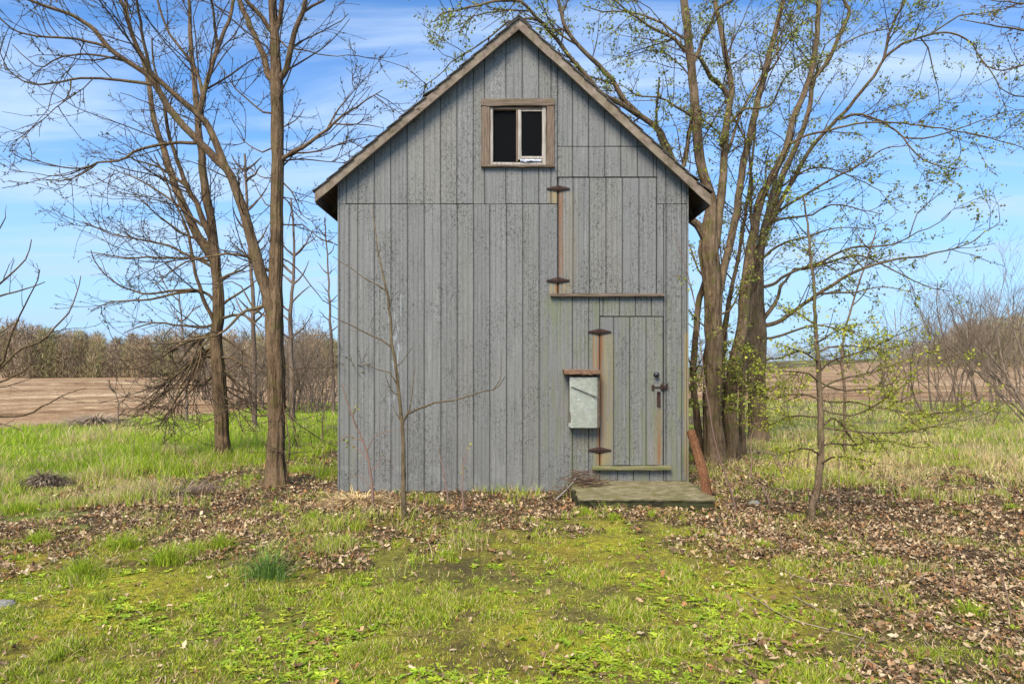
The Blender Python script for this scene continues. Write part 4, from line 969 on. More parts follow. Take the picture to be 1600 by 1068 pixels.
def right_back():
    t = Tree('maple_tree', 'broad leafing tree second from the barn on its right, with long arching right limbs', 'tree', 13.5, M_BARK_R, M_TWIG_R, None, 5)
    a = t.limb([(1186, 690), (1184, 640), (1182, 575), (1184, 520), (1181, 480), (1183, 440), (1190, 385), (1198, 345), (1212, 310), (1222, 275), (1239, 240), (1260, 186), (1268, 144), (1270, 125), (1294, 96), (1312, 54), (1327, 21), (1318, 0), (1310, -60)], 34, 7, root=True, dd=.5, prof=[(0, 34), (.1, 29), (.22, 30), (.28, 27), (.35, 17), (.46, 12), (.65, 8), (1, 4)])
    b = t.limb([(1192, 370), (1212, 330), (1228, 300), (1240, 279), (1270, 228), (1306, 189), (1339, 153), (1369, 114), (1384, 90), (1400, 76), (1420, 64), (1456, 54), (1486, 52), (1516, 66), (1540, 102), (1560, 132)], 10, 1.5, a, dd=-1.2)
    t.limb([(1384, 90), (1387, 60), (1402, 24), (1414, 0), (1422, -40)], 5, 3, b)
    c = t.limb([(1303, 192), (1330, 180), (1350, 180), (1372, 187), (1390, 198), (1411, 214), (1432, 240), (1456, 256), (1500, 265)], 5, 1.2, b)
    t.limb([(1411, 214), (1440, 216), (1465, 211), (1504, 199), (1555, 180), (1600, 170)], 3, 1.1, c)
    t.limb([(1440, 62), (1450, 75), (1458, 110), (1466, 140), (1468, 170)], 2.5, 1, b)
    t.limb([(1460, 54), (1475, 40), (1500, 25), (1540, 20), (1590, 10)], 3, 1.1, b)
    t.limb([(1268, 150), (1275, 120), (1285, 80), (1300, 60), (1330, 45)], 4, 1.5, a)
    t.limb([(1206, 335), (1240, 315), (1285, 288), (1330, 264), (1360, 246), (1387, 231), (1420, 228)], 5.5, 1.4, a, dd=-.9)
    t.limb([(1196, 452), (1240, 424), (1285, 409), (1300, 400), (1336, 386), (1390, 382), (1426, 367), (1465, 349), (1486, 331)], 6, 1.3, a, dd=-1.5)
    t.limb([(1426, 367), (1428, 345), (1440, 325), (1465, 305), (1490, 285)], 2, .9, len(t.L) - 1)
    t.limb([(1204, 346), (1235, 340), (1270, 335), (1300, 319), (1335, 325), (1378, 335)], 4.5, 1.2, a)
    t.limb([(1190, 510), (1216, 502), (1255, 475), (1276, 460), (1300, 445), (1330, 427), (1380, 410), (1435, 400), (1504, 385), (1535, 365), (1564, 346)], 8.5, 1.2, a, dd=-1.8)
    t.limb([(1190, 532), (1222, 523), (1270, 508), (1315, 514), (1345, 525), (1360, 535)], 5, 1.3, a, dd=-1)
    t.limb([(1188, 506), (1204, 484), (1215, 466), (1219, 450), (1240, 420)], 9, 3, a)
    t.limb([(1276, 460), (1300, 457), (1330, 457), (1378, 448), (1420, 455)], 4, 1.1, 'x')
    t.limb([(1240, 424), (1290, 412), (1330, 400), (1360, 403), (1405, 427), (1450, 448), (1485, 455)], 4.5, 1.2, 'x')
    t.limb([(1215, 300), (1250, 270), (1290, 262), (1340, 280), (1380, 300)], 4, 1.1, a)
    t.limb([(1190, 400), (1225, 380), (1260, 370), (1310, 355), (1370, 358)], 4.5, 1.1, a, dd=-1.2)
    t.limb([(1184, 560), (1215, 560), (1250, 548), (1290, 560)], 3.5, 1.1, a, dd=-1.1)
    t.limb([(1184, 440), (1165, 400), (1160, 360), (1166, 320)], 4, 1.2, a)
    t.finish(LV(3.3, (.4, 1.7), 5.0, (.2, .9), 6.5, (.08, .3), up=.02, zmin=.3, rm=.0048), leaves=dict(per=1.1, size=(.026, .062), tone=YG + OL[:2], clump=3, spread=.04, limb=12), skip_low=.4)
right_back()
def right_sapling():
    t = Tree('young_maple', 'slender young tree with flat sprays of yellow-green leaves, standing in dead leaves on the right', 'tree', 6.6, M_BARK_R, M_TWIG_R, None, 6)
    a = t.limb([(1264, 811), (1270, 790), (1277, 765), (1283, 710), (1283, 670), (1282, 635), (1280, 605), (1277, 545), (1273, 500), (1273, 460), (1267, 400), (1261, 346), (1255, 304)], 14, 2.5, root=True, dd=.2)
    L = [[(1284, 667), (1350, 675), (1412, 675), (1475, 662), (1537, 647), (1575, 627)], [(1282, 639), (1325, 650), (1360, 637), (1400, 612), (1440, 582)], [(1282, 628), (1330, 628), (1375, 637), (1450, 647), (1512, 635), (1560, 600)],
         [(1283, 652), (1237, 650), (1200, 665), (1170, 668)], [(1280, 590), (1250, 580), (1215, 580), (1180, 570)], [(1283, 690), (1330, 695), (1380, 688), (1430, 700)], [(1284, 706), (1250, 700), (1215, 712), (1190, 735)], [(1280, 605), (1320, 590), (1370, 580), (1420, 560), (1470, 545)],
         [(1279, 575), (1310, 560), (1350, 548), (1400, 525), (1440, 505)], [(1278, 560), (1240, 545), (1210, 535)], [(1276, 540), (1300, 520), (1340, 505)], [(1274, 510), (1250, 490), (1225, 488)], [(1283, 660), (1310, 655), (1340, 700), (1370, 705)],
         [(1282, 620), (1240, 615), (1205, 625), (1185, 610)], [(1284, 720), (1310, 712), (1350, 718)], [(1280, 600), (1330, 610), (1390, 600), (1450, 570), (1500, 560), (1545, 555)], [(1278, 545), (1330, 540), (1380, 545), (1430, 535)]]
    for i, q in enumerate(L): t.limb(q, 3.6, 1.0, a, dd=t.r.uniform(-1.0, 1.0))
    p = dict(per_m=8, tmin=.12, L=(.15, .55), ang=(.5, 1.1), up=0, K=5, rr=.6, wig=.08, rmin=.003)
    q = dict(per_m=5, tmin=.1, L=(.08, .22), ang=(.5, 1.1), up=0, K=3, rr=.7, wig=.1, rmin=.0024)
    t.finish([p, q], leaves=dict(per=3.6, size=(.014, .036), tone=[(.44, .44, .05), (.38, .39, .04), (.50, .48, .07), (.30, .32, .035)], clump=3, spread=.03, limb=34), skip_low=.45, S_trunk=12)
right_sapling()
thin('young_tree', 'thin dark stem behind the slender yellow-green young tree', [(1320, 645), (1319, 600), (1315, 568), (1321, 514), (1336, 460), (1354, 409), (1368, 360)], 11, 5, 2, 21, 8, mat=M_BARK_R, tw=M_TWIG_R, leaves=dict(per=.6, size=(.03, .05), tone=YG, clump=2), lv=LV(2.2, (.2, .6), 3, (.1, .3), 0, (.1, .2), up=.04))
# twigs reaching in at the top right from a tree outside the frame
def corner_tree():
    t = Tree('budding_tree', 'tree beyond the right edge whose reddish budding twigs hang into the upper right corner', 'tree', 10.0, M_BARK_R, M_TWIG_R, None, 8)
    a = t.limb([(1760, 730), (1755, 600), (1750, 450), (1745, 300), (1735, 150), (1720, 0), (1700, -150)], 36, 10, root=True, dd=.2)
    for q in ([(1740, 180), (1680, 120), (1620, 100), (1560, 110), (1530, 95)], [(1735, 120), (1680, 70), (1610, 50), (1550, 40), (1500, 30)], [(1725, 40), (1660, 10), (1600, 5), (1545, 0)], [(1742, 240), (1690, 180), (1640, 150), (1590, 150), (1560, 135)], [(1745, 300), (1690, 240), (1640, 215), (1600, 225)]):
        t.limb(q, 7, 1.3, a, dd=t.r.uniform(-.5, .6))
    t.finish(LV(2.6, (.4, 1.0), 4.4, (.2, .6), 5, (.08, .25), up=-.02), leaves=dict(per=1.0, size=(.02, .045), tone=[(.24, .15, .07), (.26, .22, .08), (.20, .12, .06)], clump=3, spread=.03, limb=8), skip_low=.3)
corner_tree()
# bare sumac-like shrubs along the right field edge
sh = [(1508, 21, 7, 5.2, 3.2, 'tall vase-shaped bare shrub with a straight pale stem, in front of the tan field'),
      (1452, 23, 6, 4.6, 2.8, 'bare upright shrub second from the right-hand field edge group, leaning left'),
      (1540, 24, 7, 4.8, 3.0, 'bare shrub right of the straight pale stem at the field edge'),
      (1410, 26, 7, 3.8, 2.6, 'low bare shrub thicket left end of the field-edge row'), (1375, 29, 7, 3.4, 2.4, 'smallest distant bare shrub at the far left of the field-edge row'),
      (1480, 29, 8, 4.4, 3.0, 'bare shrub behind the vase-shaped one'), (1575, 28, 8, 5.4, 3.2, 'bushy bare shrub near the right border, set back'),]
for i, (px, d, n, h, sp, lab) in enumerate(sh):
    shrub('bare_shrub', lab, px, d, n, h, sp, M_BRUSH2, 80 + i, 'bare shrubs along the right field edge', .034, -.12)
shrub('bare_shrub', 'largest bare shrub, its dense stems leaning in from the right border', 1632, 17, 9, 4.3, 4.0, M_BRUSH2, 95, 'bare shrubs along the right field edge', .035, -.42)
shrub('bare_shrub', 'dense bare shrub cut by the right border, behind the leaning one', 1655, 21, 10, 5.0, 4.2, M_BRUSH2, 96, 'bare shrubs along the right field edge', .035, -.3)
for i, (px, d, h) in enumerate([(1235, 19, 1.5), (1300, 21, 1.7), (1352, 18, 1.4), (1420, 17, 1.5), (1470, 18.5, 1.7), (1545, 17, 1.3)]):
    shrub('weed_shrub', ['wiry low bush just right of the maple trunks', 'wiry low bush behind the young maple trunk', 'wiry low bush right of the thin dark stem', 'wiry low bush in the middle of the right meadow', 'wiry low bush left of the vase-shaped shrub foot', 'wiry low bush nearest the right border'][i], px, d, 8, h, 1.6, M_REDTWIG, 120 + i, 'wiry bushes in the right-hand dead grass', .009, lv=[dict(per_m=3, tmin=.2, L=(.3, .8), ang=(.3, .9), up=.05, K=5, rr=.6, wig=.1, rmin=.005)])

# saplings against the barn front
def barn_sapling():
    t = Tree('bare_sapling', 'bare pale-barked sapling in front of the grey wall with one long arm to the right', 'sapling', 6.45, M_PALE, M_PALE, None, 9)
    def z(x, y): return (520 + x * .468, 340 + y * .468)
    Z = lambda L: [z(*p) for p in L]
    a = t.limb([(631, 824)] + Z([(236, 960), (236, 850), (235, 740), (230, 680), (222, 600), (212, 500), (198, 420), (188, 300), (183, 245)]), 9.5, 4, root=True, dd=.15)
    t.limb(Z([(183, 245), (170, 200), (152, 120), (143, 60), (135, -10), (134, -50)]), 3.6, 1.3, a)
    t.limb(Z([(183, 245), (120, 210), (60, 170), (0, 130)]), 2.6, 1.0, a); t.limb(Z([(198, 422), (130, 395), (60, 360), (10, 335), (-12, 325)]), 3.2, 1.2, a)
    t.limb(Z([(212, 545), (200, 520), (150, 508), (115, 490), (90, 460)]), 2.8, 1, a); t.limb(Z([(212, 500), (240, 470), (268, 430)]), 2, .9, a)
    t.limb(Z([(230, 678), (255, 650), (330, 622), (420, 605), (520, 575), (548, 570), (575, 530)]), 4.2, 1.3, a); t.limb(Z([(548, 572), (558, 545), (565, 500), (562, 455), (565, 440)]), 1.8, .8, len(t.L) - 1)
    t.limb(Z([(232, 672), (255, 640), (266, 590), (276, 490)]), 3, 1, a); t.limb(Z([(228, 676), (210, 650), (200, 625)]), 2, .9, a); t.limb(Z([(218, 600), (195, 570), (175, 530)]), 2.6, 1, a)
    t.limb(Z([(190, 290), (200, 265), (222, 245)]), 1.6, .8, a); t.limb(Z([(152, 120), (160, 105), (158, 95)]), 1.6, .9, 1); t.limb(Z([(200, 400), (205, 370), (212, 350)]), 1.3, .7, a)
    t.limb(Z([(140, 395), (128, 360), (142, 320)]), 1.2, .7, 3)
    t.finish([dict(per_m=1.1, tmin=.4, L=(.05, .18), ang=(.5, 1.0), up=.06, K=4, rr=.5, wig=.08, rmin=.0022)], skip_low=.6, S_trunk=12)
barn_sapling()
def left_sapling():
    t = Tree('leafing_sapling', 'thin reddish sapling with a few green leaves at the left end of the grey wall', 'sapling', 6.9, M_REDTWIG, M_REDTWIG, None, 10)
    a = t.limb([(584, 800), (582, 770), (578, 730), (572, 700), (560, 672), (548, 645), (540, 620), (534, 600)], 5, 1.6, root=True, dd=.1)
    for q in ([(572, 700), (585, 682), (605, 674), (640, 668)], [(576, 720), (560, 700), (540, 690)], [(560, 672), (552, 650), (560, 630)], [(580, 740), (600, 715), (615, 730)], [(566, 690), (545, 680), (530, 690)], [(582, 765), (565, 745), (545, 742)]): t.limb(q, 1.8, .8, a)
    t.finish([dict(per_m=3, tmin=.2, L=(.1, .3), ang=(.5, 1.0), up=.03, K=4, rr=.6, wig=.08, rmin=.002)], leaves=dict(per=.8, size=(.02, .035), tone=YG, clump=2, limb=3, spread=.02), S_trunk=8, skip_low=.3)
left_sapling()
def leaf_spray(name, label, pts, d, seed, tone=YG, cat='sapling', dn=.3, per=2.2):
    t = Tree(name, label, cat, d, M_REDTWIG, M_REDTWIG, None, seed)
    t.limb(pts, 3, 1, root=True, dd=dn)
    t.finish([dict(per_m=6, tmin=.3, L=(.08, .3), ang=(.4, 1.0), up=.03, K=4, rr=.6, wig=.1, rmin=.002)], leaves=dict(per=per, size=(.018, .035), tone=tone, clump=2, limb=6, spread=.02), S_trunk=6, skip_low=.3)
leaf_spray('dry_seedling', 'short twiggy dead seedling against the lower wall middle', [(702, 790), (698, 765), (694, 745), (690, 725), (686, 700)], 7.2, 31, [(.3, .25, .17)], per=.2)
leaf_spray('dry_seedling', 'thin upright dry stem with fine twigs right of the dead seedling', [(725, 800), (722, 770), (722, 745), (727, 715), (735, 690)], 7.0, 32, YG, per=.3)
leaf_spray('leafy_seedling', 'small yellow-green leafy seedling at the foot of the maple clump', [(1170, 745), (1175, 720), (1172, 690), (1180, 660)], 9.0, 33, per=3)
leaf_spray('leafy_seedling', 'arching leafy seedling between the leaning log and the young maple', [(1205, 790), (1190, 760), (1160, 735), (1135, 730)], 7.3, 34, per=3)
leaf_spray('leafy_seedling', 'low leafy seedling just left of the young maple trunk', [(1225, 760), (1222, 735), (1210, 710), (1195, 700)], 8.6, 35, per=3)
def roof_spray():      # leafy twig hanging in front of the gable from the maple clump
    t = Tree('leafy_shoot', 'slender leafy shoot rising behind the slab corner, tips before the right gable boards', 'sapling', 6.9, M_REDTWIG, M_TWIG_R, None, 36)
    t.base = None
    a = t.limb([(1152, 800), (1140, 760), (1120, 700), (1105, 620), (1095, 540), (1085, 470), (1072, 420), (1060, 385), (1048, 360)], 3, 1.0, root=True, dd=-.3)
    t.limb([(1085, 470), (1078, 445), (1068, 432), (1055, 430)], 1.5, .8, a); t.limb([(1105, 620), (1090, 600), (1078, 590)], 1.5, .8, a); t.limb([(1095, 540), (1110, 520), (1130, 515)], 1.5, .8, a)
    t.finish([dict(per_m=3, tmin=.3, L=(.08, .25), ang=(.4, 1.0), up=.0, K=4, rr=.6, wig=.1, rmin=.002)], leaves=dict(per=1.8, size=(.018, .032), tone=YG, clump=2, limb=7, spread=.02), S_trunk=6, skip_low=.3)
roof_spray()

# ---------------------------------------------------------------- distant woods
def woods(name, xs, ds, hs, seed, n, tones, per=120):
    r = np.random.default_rng(seed); u = r.uniform(0, 1, n); px = np.interp(u, np.linspace(0, 1, len(xs)), xs); d = np.interp(u, np.linspace(0, 1, len(ds)), ds) + r.uniform(0, 22, n)
    h = np.interp(u, np.linspace(0, 1, len(hs)), hs) * r.uniform(.66, 1.08, n) * (.86 + .28 * vnoise(px / 45., px * 0, seed)); x = (px - 800) * d / FP; y = d - CAM_D; z = gz(x, y)
    tn = np.array(tones)[r.integers(0, len(tones), n)] * r.uniform(.8, 1.2, (n, 1))
    # trunks
    P = np.stack([np.stack([x, y, z - .2], 1), np.stack([x + r.normal(0, .15, n), y, z + h * .45], 1), np.stack([x + r.normal(0, .4, n), y, z + h * .95], 1)], 1)
    Rr = (h * .007)[:, None] * np.array([[1, .7, .15]]); tv, tq = tubes(P, Rr, 4); tc = np.repeat(tn * 1.0 + .01, 12, 0)
    # upward sprays of twigs
    idx = np.repeat(np.arange(n), per); m = len(idx); t = r.uniform(.0, 1, m) ** 1.0; rad = h[idx] * .22 * np.sqrt(np.clip(1.15 - t, .05, 1)) * np.where(t < .3, 1.25, 1)
    a = r.uniform(0, 2 * np.pi, m); q = np.sqrt(r.uniform(0, 1, m)); c = np.stack([x[idx] + rad * q * np.cos(a), y[idx] + rad * q * np.sin(a), z[idx] + h[idx] * t * .97], 1)
    dr = unit(np.stack([np.cos(a) * .5, np.sin(a) * .5, np.ones(m)], 1) + r.normal(0, .35, (m, 3))); ln = h[idx] * r.uniform(.05, .13, m); w = r.uniform(.015, .085, m)[:, None] * (h[idx] / 9)[:, None]
    sd = unit(np.cross(dr, unit(r.normal(size=(m, 3))))) * w; e = c + dr * ln[:, None]
    V = np.stack([c - sd, c + sd, e], 1).reshape(-1, 3); F = np.arange(m * 3).reshape(-1, 3); cc = np.repeat(tn[idx] * r.uniform(.65, 1.4, (m, 1)), 3, 0)
    V, F, C = join([(tv, tq, tc), (V, F, cc)])
    o = mk(name, V, F, M_WOODS, cols=C, kind='stuff'); return o
WT = [(.30, .215, .135), (.33, .24, .15), (.26, .195, .14), (.31, .275, .13), (.34, .31, .15), (.34, .25, .165), (.22, .17, .12)]
tag(woods('far_woods', [-420, 0, 250, 560], [108, 108, 112, 118], [8.8, 9.0, 8.2, 7.6], 1, 640, WT, 420), 'brown leafless wood along the far side of the left field', 'woods')
tag(woods('far_woods', [1050, 1300, 1500, 2000], [290, 260, 240, 220], [7, 8, 9, 11], 2, 420, WT + [(.13, .15, .06)], 100), 'low far wood on the horizon across the right field', 'woods')
tag(woods('far_woods', [1380, 1450, 1520, 1600, 1900], [150, 135, 125, 118, 112], [3, 6, 9.5, 11, 12], 3, 260, WT, 190), 'taller brown wood rising at the right behind the bare shrubs', 'woods')

# ---------------------------------------------------------------- ground cover
def scatter(n, d0, d1, seed, pxa=-120, pxb=1720):
    """points with roughly even density in the picture's ground, thinning with distance"""
    r = np.random.default_rng(seed); a = 1 / d0; b = 1 / d1; d = 1 / (r.uniform(0, 1, n) * (a - b) + b)
    px = r.uniform(pxa, pxb, n); x = (px - 800) * d / FP; y = d - CAM_D; return r, x, y, d
def outside(x, y): 
    inb_ = (x > WL - .03) & (x < WR + .03) & (y > -.01) & (y < DEP + .1); sl_ = (x > .72) & (x < 2.2) & (y > -1.12) & (y < .05)
    return ~(inb_ | sl_)
def blades(x, y, h, w, cols, r, lean=.35, z=None):
    n = len(x); z = gz(x, y) if z is None else z; C = np.stack([x, y, z - .01], 1); a = r.uniform(0, 2 * np.pi, n); s = np.stack([np.cos(a), np.sin(a), 0 * a], 1) * w[:, None] / 2
    b = r.uniform(0, 2 * np.pi, n); l = np.stack([np.cos(b), np.sin(b), 0 * b], 1) * (h * r.uniform(.1, 1, n) * lean)[:, None]; up = np.stack([0 * h, 0 * h, h], 1)
    V = np.stack([C - s, C + s, C + up * .55 + l * .35 + s * .75, C + up * .55 + l * .35 - s * .75, C + up * .95 + l * 1.1], 1).reshape(-1, 3)
    i = np.arange(n)[:, None] * 5; return V, [i + np.array([[0, 1, 2, 3]]), i + np.array([[3, 2, 4]])], np.repeat(cols, 5, 0)
def pick(r, tones, n, var=.18): t = np.array(tones); return t[r.integers(0, len(t), n)] * (1 + var * r.normal(size=(n, 1))).clip(.5, 1.6)
GR = [(.32, .42, .03), (.40, .47, .035), (.25, .36, .03), (.46, .48, .05)]
GR_B = [(.38, .50, .035), (.45, .53, .05), (.31, .44, .03)]
ST = [(.70, .54, .25), (.78, .63, .34), (.52, .38, .18), (.60, .44, .22)]
LT = [(.29, .165, .085), (.41, .265, .145), (.18, .105, .058), (.50, .36, .22), (.34, .17, .07), (.11, .068, .042), (.40, .285, .165), (.20, .135, .08), (.60, .46, .29)]
def short_grass():
    r, x, y, d = scatter(620000, 2.6, 9.5, 201); lit, lawn, tall, straw, moss = cover(x, y); c = fbm(x * 4, y * 4, 61); c2 = fbm(x * 1.1, y * 1.1, 62)
    sp = sstep(.53, .64, fbm(x * 2.1 + 9, y * 3.0, 131)); k = (r.uniform(0, 1, len(x)) < (1 - .35 * sp) * (lawn * (1 - .35 * moss) * sstep(.38, .60, c) + .16 * lawn)) & outside(x, y); x, y, d, c = x[k], y[k], d[k], c[k]; n = len(x)
    h = r.uniform(.008, .034, n) * (1 + 1.4 * sstep(.55, .72, c)); cols = pick(r, GR + [(.42, .40, .06)], n, .25); s = r.uniform(0, 1, n) < .16; cols[s] = pick(r, ST, s.sum())
    mk2('grass', [blades(x, y, h, r.uniform(.003, .006, n) * (1 + d / 12), cols, r, .8)], M_GRASS, 'short patchy green grass over the mossy foreground', 'grass')
def mk2(name, parts, mat, label, cat):
    V, F, C = join(parts); return tag(mk(name, V, F, mat, cols=C, kind='stuff'), label, cat)
short_grass()
def litter_grass():
    r, x, y, d = scatter(150000, 4.2, 13, 206); lit, lawn, tall, straw, moss = cover(x, y); c = fbm(x * 2.6, y * 2.6, 71); cc = fbm(x * .9, y * .9, 72)
    k = (r.uniform(0, 1, len(x)) < lit * sstep(.48, .62, c) * sstep(.34, .5, cc) * np.where(x < 1.2, 1.0, .5) * (1 + .0 * x)) & outside(x, y); x, y, d = x[k], y[k], d[k]; n = len(x)
    cols = pick(r, GR + GR_B, n); s = r.uniform(0, 1, n) < .3; cols[s] = pick(r, ST, s.sum())
    mk2('sparse_grass', [blades(x, y, r.uniform(.04, .11, n) * (1 + .8 * (x < 1) * sstep(.5, .65, cc[k])), r.uniform(.003, .006, n) * (d / 6), cols, r, .9)], M_GRASS, 'sparse young grass coming up through the dead leaves', 'grass')
litter_grass()
def tall_grass():
    r, x, y, d = scatter(420000, 7.0, 34, 202); lit, lawn, tall, straw, moss = cover(x, y); c = fbm(x * 1.6, y * 1.6, 63)
    dens = np.maximum(tall, straw * .9) * (.35 + .65 * sstep(.3, .6, c)); k = (r.uniform(0, 1, len(x)) < dens) & outside(x, y) & (d < edge_d(x) + .2)
    x, y, d, st = x[k], y[k], d[k], straw[k]; n = len(x); h = r.uniform(.05, .19, n) * np.where(x < 0, 1.0, .8) * (.35 + 1.3 * sstep(.25, .75, fbm(x * .9, y * .9, 64))); left = (x < 0)
    cols = np.where(left[:, None], pick(r, GR_B, n), pick(r, GR + GR_B, n)); s = r.uniform(0, 1, n) < np.clip(st * .85 + .08 + .25 * (~left), 0, 1); cols[s] = pick(r, ST, s.sum()); h[s] *= 1.25
    mk2('meadow_grass', [blades(x, y, h, r.uniform(.004, .008, n) * (d / 7), cols, r, .7)], M_GRASS, 'taller bright green and straw-coloured meadow grass running back to the field', 'grass')
tall_grass()
def litter():
    r, x, y, d = scatter(400000, 2.8, 22, 203); lit, lawn, tall, straw, moss = cover(x, y); c = fbm(x * 2.4, y * 2.4, 65)
    k = (r.uniform(0, 1, len(x)) < (lit ** 1.3 * (.30 + .6 * sstep(.35, .6, c)) * sstep(2.5, 7.5, d + 3.0) * (.35 + .65 * sstep(4.0, 7.5, d)) + .006 + .012 * (x > 1))) & outside(x, y); x, y, d = x[k], y[k], d[k]; n = len(x)
    s = .008 + .024 * r.uniform(0, 1, n) ** 1.8; s = s * (.75 + .05 * d); a = r.uniform(0, 2 * np.pi, n); z = gz(x, y) + r.uniform(0, .028, n); C = np.stack([x, y, z], 1)
    tilt = unit(np.stack([r.normal(0, .42, n), r.normal(0, .42, n), np.ones(n)], 1)); u = unit(np.cross(tilt, np.stack([np.cos(a), np.sin(a), 0 * a], 1))); v = np.cross(tilt, u); el = r.uniform(.3, .8, n)[:, None]; S = s[:, None]; cu = tilt * S * r.uniform(-.2, .8, (n, 1))
    def pt(p, q, k): return C + u * S * p * r.uniform(.75, 1.2, (n, 1)) + v * S * el * q * r.uniform(.7, 1.3, (n, 1)) + cu * k * r.uniform(.5, 1.6, (n, 1))
    P = [pt(-1.0, .0, 1), pt(-.45, .9, .9), pt(-.1, .45, .1), pt(.35, 1.0, 1.1), pt(1.2, .05, 1.3), pt(.3, -.85, .9), pt(-.05, -.4, .1), pt(-.5, -.9, 1.0), C - tilt * S * .05]
    V = np.stack(P, 1).reshape(-1, 3); i = np.arange(n)[:, None] * 9; F = np.concatenate([i + np.array([[8, q, (q + 1) % 8]]) for q in range(8)])
    cols = pick(r, LT, n, .2); mk2('leaf_litter', [(V, F, np.repeat(cols, 9, 0))], M_LITTER, 'curled dead brown leaves littering the ground', 'leaves')
litter()
def weeds():
    r, x, y, d = scatter(13000, 2.8, 8.6, 204); lit, lawn, tall, straw, moss = cover(x, y); c = fbm(x * 1.8, y * 1.8, 66)
    k = (r.uniform(0, 1, len(x)) < (lawn * .75 * sstep(.42, .6, c) + .05)) & outside(x, y); x, y = x[k], y[k]; n = len(x); m = 8; idx = np.repeat(np.arange(n), m); a = np.tile(np.arange(m) * 2 * np.pi / m, n) + r.normal(0, .35, n * m)
    L = np.repeat(.016 + .04 * r.uniform(0, 1, n) ** 2, m) * r.uniform(.6, 1.2, n * m); el = r.uniform(.15, .9, n * m); o = np.stack([np.cos(a), np.sin(a), 0 * a], 1); s = np.stack([-np.sin(a), np.cos(a), 0 * a], 1) * (L * .22)[:, None]
    C = np.stack([x[idx], y[idx], gz(x[idx], y[idx])], 1); up = np.array([[0, 0, 1.]]); L_ = L[:, None]; e = el[:, None]
    P = [C, C + o * L_ * .5 + s + up * L_ * e * .5, C + o * L_ + up * L_ * e * .45, C + o * L_ * .5 - s + up * L_ * e * .5]
    V = np.stack(P, 1).reshape(-1, 3); F = np.arange(len(idx))[:, None] * 4 + np.array([[0, 1, 2, 3]]); cols = np.repeat(pick(r, GR_B + GR, n), m, 0) * r.uniform(.85, 1.15, (n * m, 1))
    mk2('weeds', [(V, F, np.repeat(cols, 4, 0))], M_GRASS, 'low broad-leaved green weeds in small rosettes on the lawn', 'weeds')
weeds()
def straw_bits():
    r, x, y, d = scatter(36000, 2.8, 16, 205); lit, lawn, tall, straw, moss = cover(x, y)
    k = (r.uniform(0, 1, len(x)) < (.07 + .5 * lit * (x < .6) + .22 * (x > 2.0) + .3 * straw)) & outside(x, y); x, y, d = x[k], y[k], d[k]; n = len(x); a = r.uniform(0, 2 * np.pi, n); L = r.uniform(.03, .14, n) * (.55 + .07 * d).clip(0, 1.2)
    z = gz(x, y) + r.uniform(.004, .03, n); p0 = np.stack([x, y, z], 1); dv = np.stack([np.cos(a), np.sin(a), r.uniform(-.02, .45, n)], 1) * L[:, None]; sd = np.stack([-np.sin(a), np.cos(a), 0 * a], 1) * (.0005 + .0003 * d)[:, None] * r.uniform(.7, 1.6, (n, 1))
    V = np.stack([p0 - sd, p0 + sd, p0 + dv * .5 + sd + [0, 0, .01], p0 + dv * .5 - sd + [0, 0, .01], p0 + dv], 1).reshape(-1, 3); i = np.arange(n)[:, None] * 5
    mk2('dry_stalks', [(V, [i + np.array([[0, 1, 2, 3]]), i + np.array([[3, 2, 4]])], np.repeat(pick(r, ST[2:] + LT[:4], n), 5, 0))], M_LITTER, 'dry grass stalks and bits of twig lying on the ground', 'stalks')
straw_bits()
# taller tufts one can point to
tufts = [(418, 905, .27, 'thick dark green grass tuft in dead leaves, tallest in the left foreground', 1), (262, 885, .20, 'green grass tuft at the left between two leaf patches', 0), (345, 862, .18, 'green grass tuft left of the thickest one', 0), (128, 905, .20, 'spreading green tuft near the left side', 0), (195, 860, .16, 'small upright tuft among pale leaves on the left', 0), (490, 815, .14, 'light green tuft near the left barn corner', 0), (1100, 796, .15, 'grass tuft growing under the right front corner of the concrete slab', 0), (960, 815, .09, 'low grass tuft before the concrete slab middle', 0), (1370, 880, .13, 'small tuft in the right-hand leaf litter', 0), (1515, 955, .13, 'green tuft near the right border of the photo', 0), (1195, 855, .11, 'low tuft in front of the young maple', 0), (440, 800, .13, 'light tuft right below the forked tree trunk', 0), (30, 800, .22, 'tall green tuft at the far left edge', 0), (560, 830, .13, 'thin tuft among dry stems left of the bare sapling', 0), (915, 808, .10, 'short tuft before the left end of the slab', 0), (1580, 800, .10, 'yellowish tuft by the right border in dead leaves', 0)]
tufts += [(300, 868, .15, 'medium tuft between the two tufts left of the thickest one', 0), (540, 855, .13, 'light tuft at the lower left of the bare sapling', 0), (700, 870, .09, 'small tuft below the middle of the wall', 0), (1020, 812, .08, 'low tuft before the right half of the slab', 0), (60, 850, .18, 'broad tuft near the left edge above the lawn', 0)]
